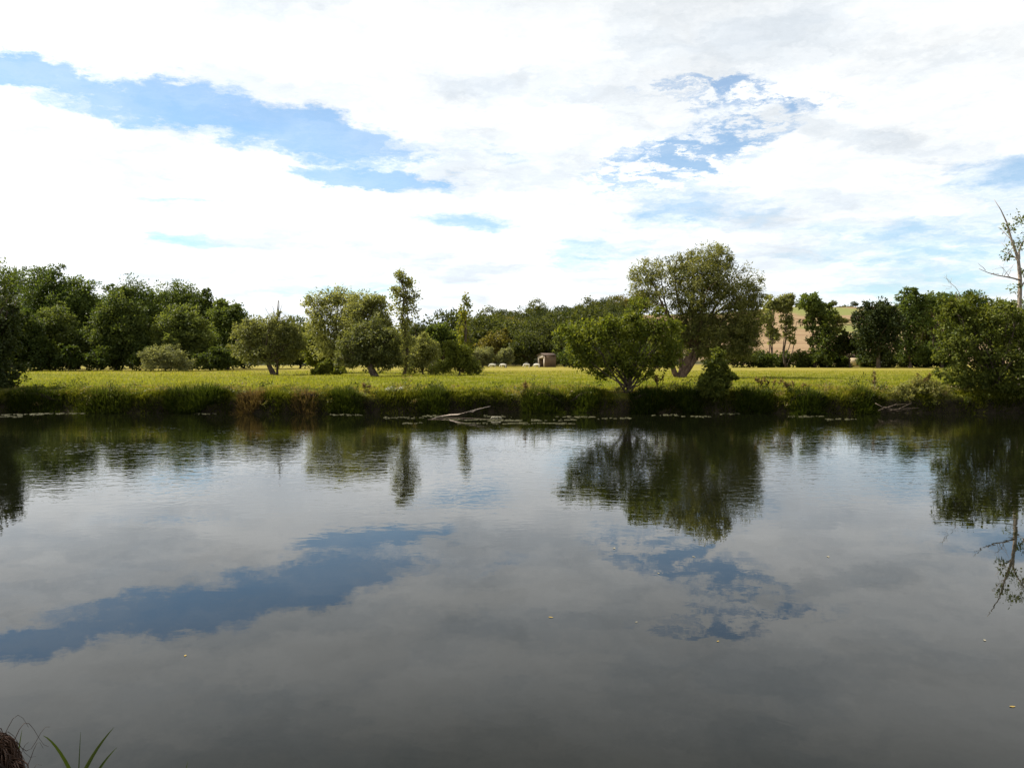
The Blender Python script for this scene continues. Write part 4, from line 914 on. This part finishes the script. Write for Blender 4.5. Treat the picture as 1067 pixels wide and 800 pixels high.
def skin_obj(name, nodes, edges, mat, parent, lv=2):
    me = bpy.data.meshes.new(name); me.from_pydata([p for p, _ in nodes], edges, []); me.materials.append(mat)
    o = link(name, me, parent); sk = o.modifiers.new('skin', 'SKIN'); sk.use_smooth_shade = True
    for i, (_, r) in enumerate(nodes): me.skin_vertices[0].data[i].radius = r if isinstance(r, tuple) else (r, r)
    me.skin_vertices[0].data[0].use_root = True
    m = o.modifiers.new('sub', 'SUBSURF'); m.levels = lv; m.render_levels = lv
    return o
def person():
    hx, hy, hz = at(-50, 834, 1.50)                       # centre of the head
    gz = float(ground(hx, hy - .12)); t = thing('person', 'person with windblown dark brown hair sitting on the near bank', 'person', (hx, hy - .10, gz))
    o = np.array((hx, hy - .10, gz)); h = np.array((hx, hy, hz)) - o
    skin = plain_mat('skin', (.42, .24, .17), (.50, .30, .22), 10, .55, spec=.35); shirt = plain_mat('blue_grey_shirt', (.08, .10, .13), (.12, .15, .19), 30, .85); trou = plain_mat('dark_trousers', (.03, .035, .05), (.05, .055, .075), 30, .85)
    hc = h[2]; sh = hc - .23                                # shoulder height
    nodes = [((0, 0, .15), .075), ((0, .01, .30), .075), ((0, .02, sh - .08), .08), ((0, .05, sh + .03), .055), ((0, .09, hc - .06), (.07, .075)), ((0, .10, hc + .03), (.085, .098)), ((0, .10, hc + .10), (.06, .07))]
    edges = [(i, i + 1) for i in range(6)]
    for s in (-1, 1):
        k = len(nodes); nodes += [((s * .15, .03, sh - .06), .042), ((s * .23, .16, sh - .24), .038), ((s * .13, .38, sh - .30), .032), ((s * .08, .46, sh - .28), (.026, .016))]; edges += [(2, k), (k, k + 1), (k + 1, k + 2), (k + 2, k + 3)]
        for f in range(4):
            q = len(nodes); yy = s * (.06 + .018 * f)
            nodes += [((yy, .50, sh - .28), .0095), ((yy - s * .006, .535 - .004 * f, sh - .295), .0085), ((yy - s * .01, .55 - .004 * f, sh - .325), .007)]; edges += [(k + 3, q), (q, q + 1), (q + 1, q + 2)]
        q = len(nodes); nodes += [((s * .045, .465, sh - .275), .010), ((s * .03, .49, sh - .29), .0085)]; edges += [(k + 3, q), (q, q + 1)]
        k = len(nodes); nodes += [((s * .10, .08, .14), .065), ((s * .14, .42, .40), .058), ((s * .13, .66, .06), .042), ((s * .13, .78, .03), .034)]; edges += [(0, k), (k, k + 1), (k + 1, k + 2), (k + 2, k + 3)]
    nodes += [((0, .19, hc - .01), .02), ((.088, .10, hc), (.012, .025)), ((-.088, .10, hc), (.012, .025)), ((0, .165, hc - .09), .03)]; n = len(nodes); edges += [(5, n - 4), (5, n - 3), (5, n - 2), (4, n - 1)]
    skin_obj('body', nodes, edges, skin, t)
    n2 = [((0, 0, .20), (.12, .105)), ((0, .01, .32), (.125, .10)), ((0, .02, sh - .08), (.13, .10)), ((0, .045, sh + .0), .07)]; e2 = [(0, 1), (1, 2), (2, 3)]
    for s in (-1, 1):
        k = len(n2); n2 += [((s * .15, .03, sh - .06), .060), ((s * .23, .16, sh - .24), .058), ((s * .15, .34, sh - .285), .046)]; e2 += [(2, k), (k, k + 1), (k + 1, k + 2)]
    skin_obj('shirt', n2, e2, shirt, t)
    n3 = [((0, -.02, .12), (.10, .085)), ((0, 0, .22), (.115, .10))]; e3 = [(0, 1)]
    for s in (-1, 1):
        k = len(n3); n3 += [((s * .10, .08, .14), .085), ((s * .14, .42, .40), .078), ((s * .13, .64, .09), .058)]; e3 += [(0, k), (k, k + 1), (k + 1, k + 2)]
    skin_obj('trousers', n3, e3, trou, t)
    shoe = plain_mat('brown_shoes', (.05, .035, .02), (.08, .055, .035), 20, .6)
    for s in (-1, 1):
        skin_obj('shoe', [((s * .13, .66, .035), (.042, .038)), ((s * .13, .76, .025), (.045, .032)), ((s * .13, .86, .02), (.040, .024))], [(0, 1), (1, 2)], shoe, t)
    eye = plain_mat('eye', (.03, .02, .015), (.05, .035, .02), 10, .2)
    for s in (-1, 1):
        g = Geo(); a = np.linspace(0, np.pi, 5); g.tube([(s * .033, .178, hc + .02), (s * .033, .186, hc + .02), (s * .033, .192, hc + .02)], [.012, .011, .004], 8); link('eye', g.mesh('eye', eye, True), t)
    g = Geo(); g.tube([(-.025, .183, hc - .058), (0, .190, hc - .06), (.025, .183, hc - .058)], [.004, .007, .004], 6); link('mouth', g.mesh('mouth', plain_mat('lips', (.35, .14, .11), (.4, .18, .14), 20, .5), True), t)
    # hair: a cap of locks plus loose windblown strands
    hair = plain_mat('dark_brown_hair', (.012, .006, .004), (.060, .028, .015), 9, .55, (1, 1, .3), spec=.18)
    g = Geo(); r = np.random.default_rng(12); c = np.array((0, .09, hc + .02))
    for i in range(4800):
        d = r.normal(size=3); d /= np.linalg.norm(d)
        if d[1] > .30 and d[2] < .62: continue
        if d[2] < -.45: continue
        root = c + d * np.array((.095, .108, .115))
        L = r.uniform(.10, .30); n = 9; tt = np.linspace(0, 1, n)[:, None]
        out = d * np.array((1, 1, .5)) * .055; side = np.cross(d, (0, 0, 1.0)); side /= np.linalg.norm(side) + 1e-6
        ph = r.uniform(0, 6.28); wav = .012 * np.sin(tt * r.uniform(7, 13) + ph)
        p = root + out * np.sin(np.pi * .5 * np.clip(tt * 1.6, 0, 1)) + np.array((.02, -.01, -1)) * L * tt ** 1.5 + side * wav + d * .010 * np.cos(tt * 11 + ph) * tt
        w_ = r.uniform(.0008, .0023) * (1 - .75 * np.linspace(0, 1, n) ** 2); g.tube(p, w_, 3, False)
    for i in range(34):                                    # loose strands blowing towards the water and to the side
        d = r.normal(size=3); d[2] = abs(d[2]); d /= np.linalg.norm(d)
        root = c + d * np.array((.12, .13, .14)); L = r.uniform(.02, .075); n = 8; tt = np.linspace(0, 1, n)[:, None]; ph = r.uniform(0, 6.28)
        p = root + (d * .7 + np.array((.5, .1, .1))) * L * tt + np.array((0, 0, 1)) * .025 * np.sin(tt * 5 + ph) + np.array((0, 0, -.5)) * L * tt ** 2
        g.tube(p, np.linspace(.0008, .0003, n), 4, False)
    link('hair', g.mesh('hair', hair, True), t)
person()
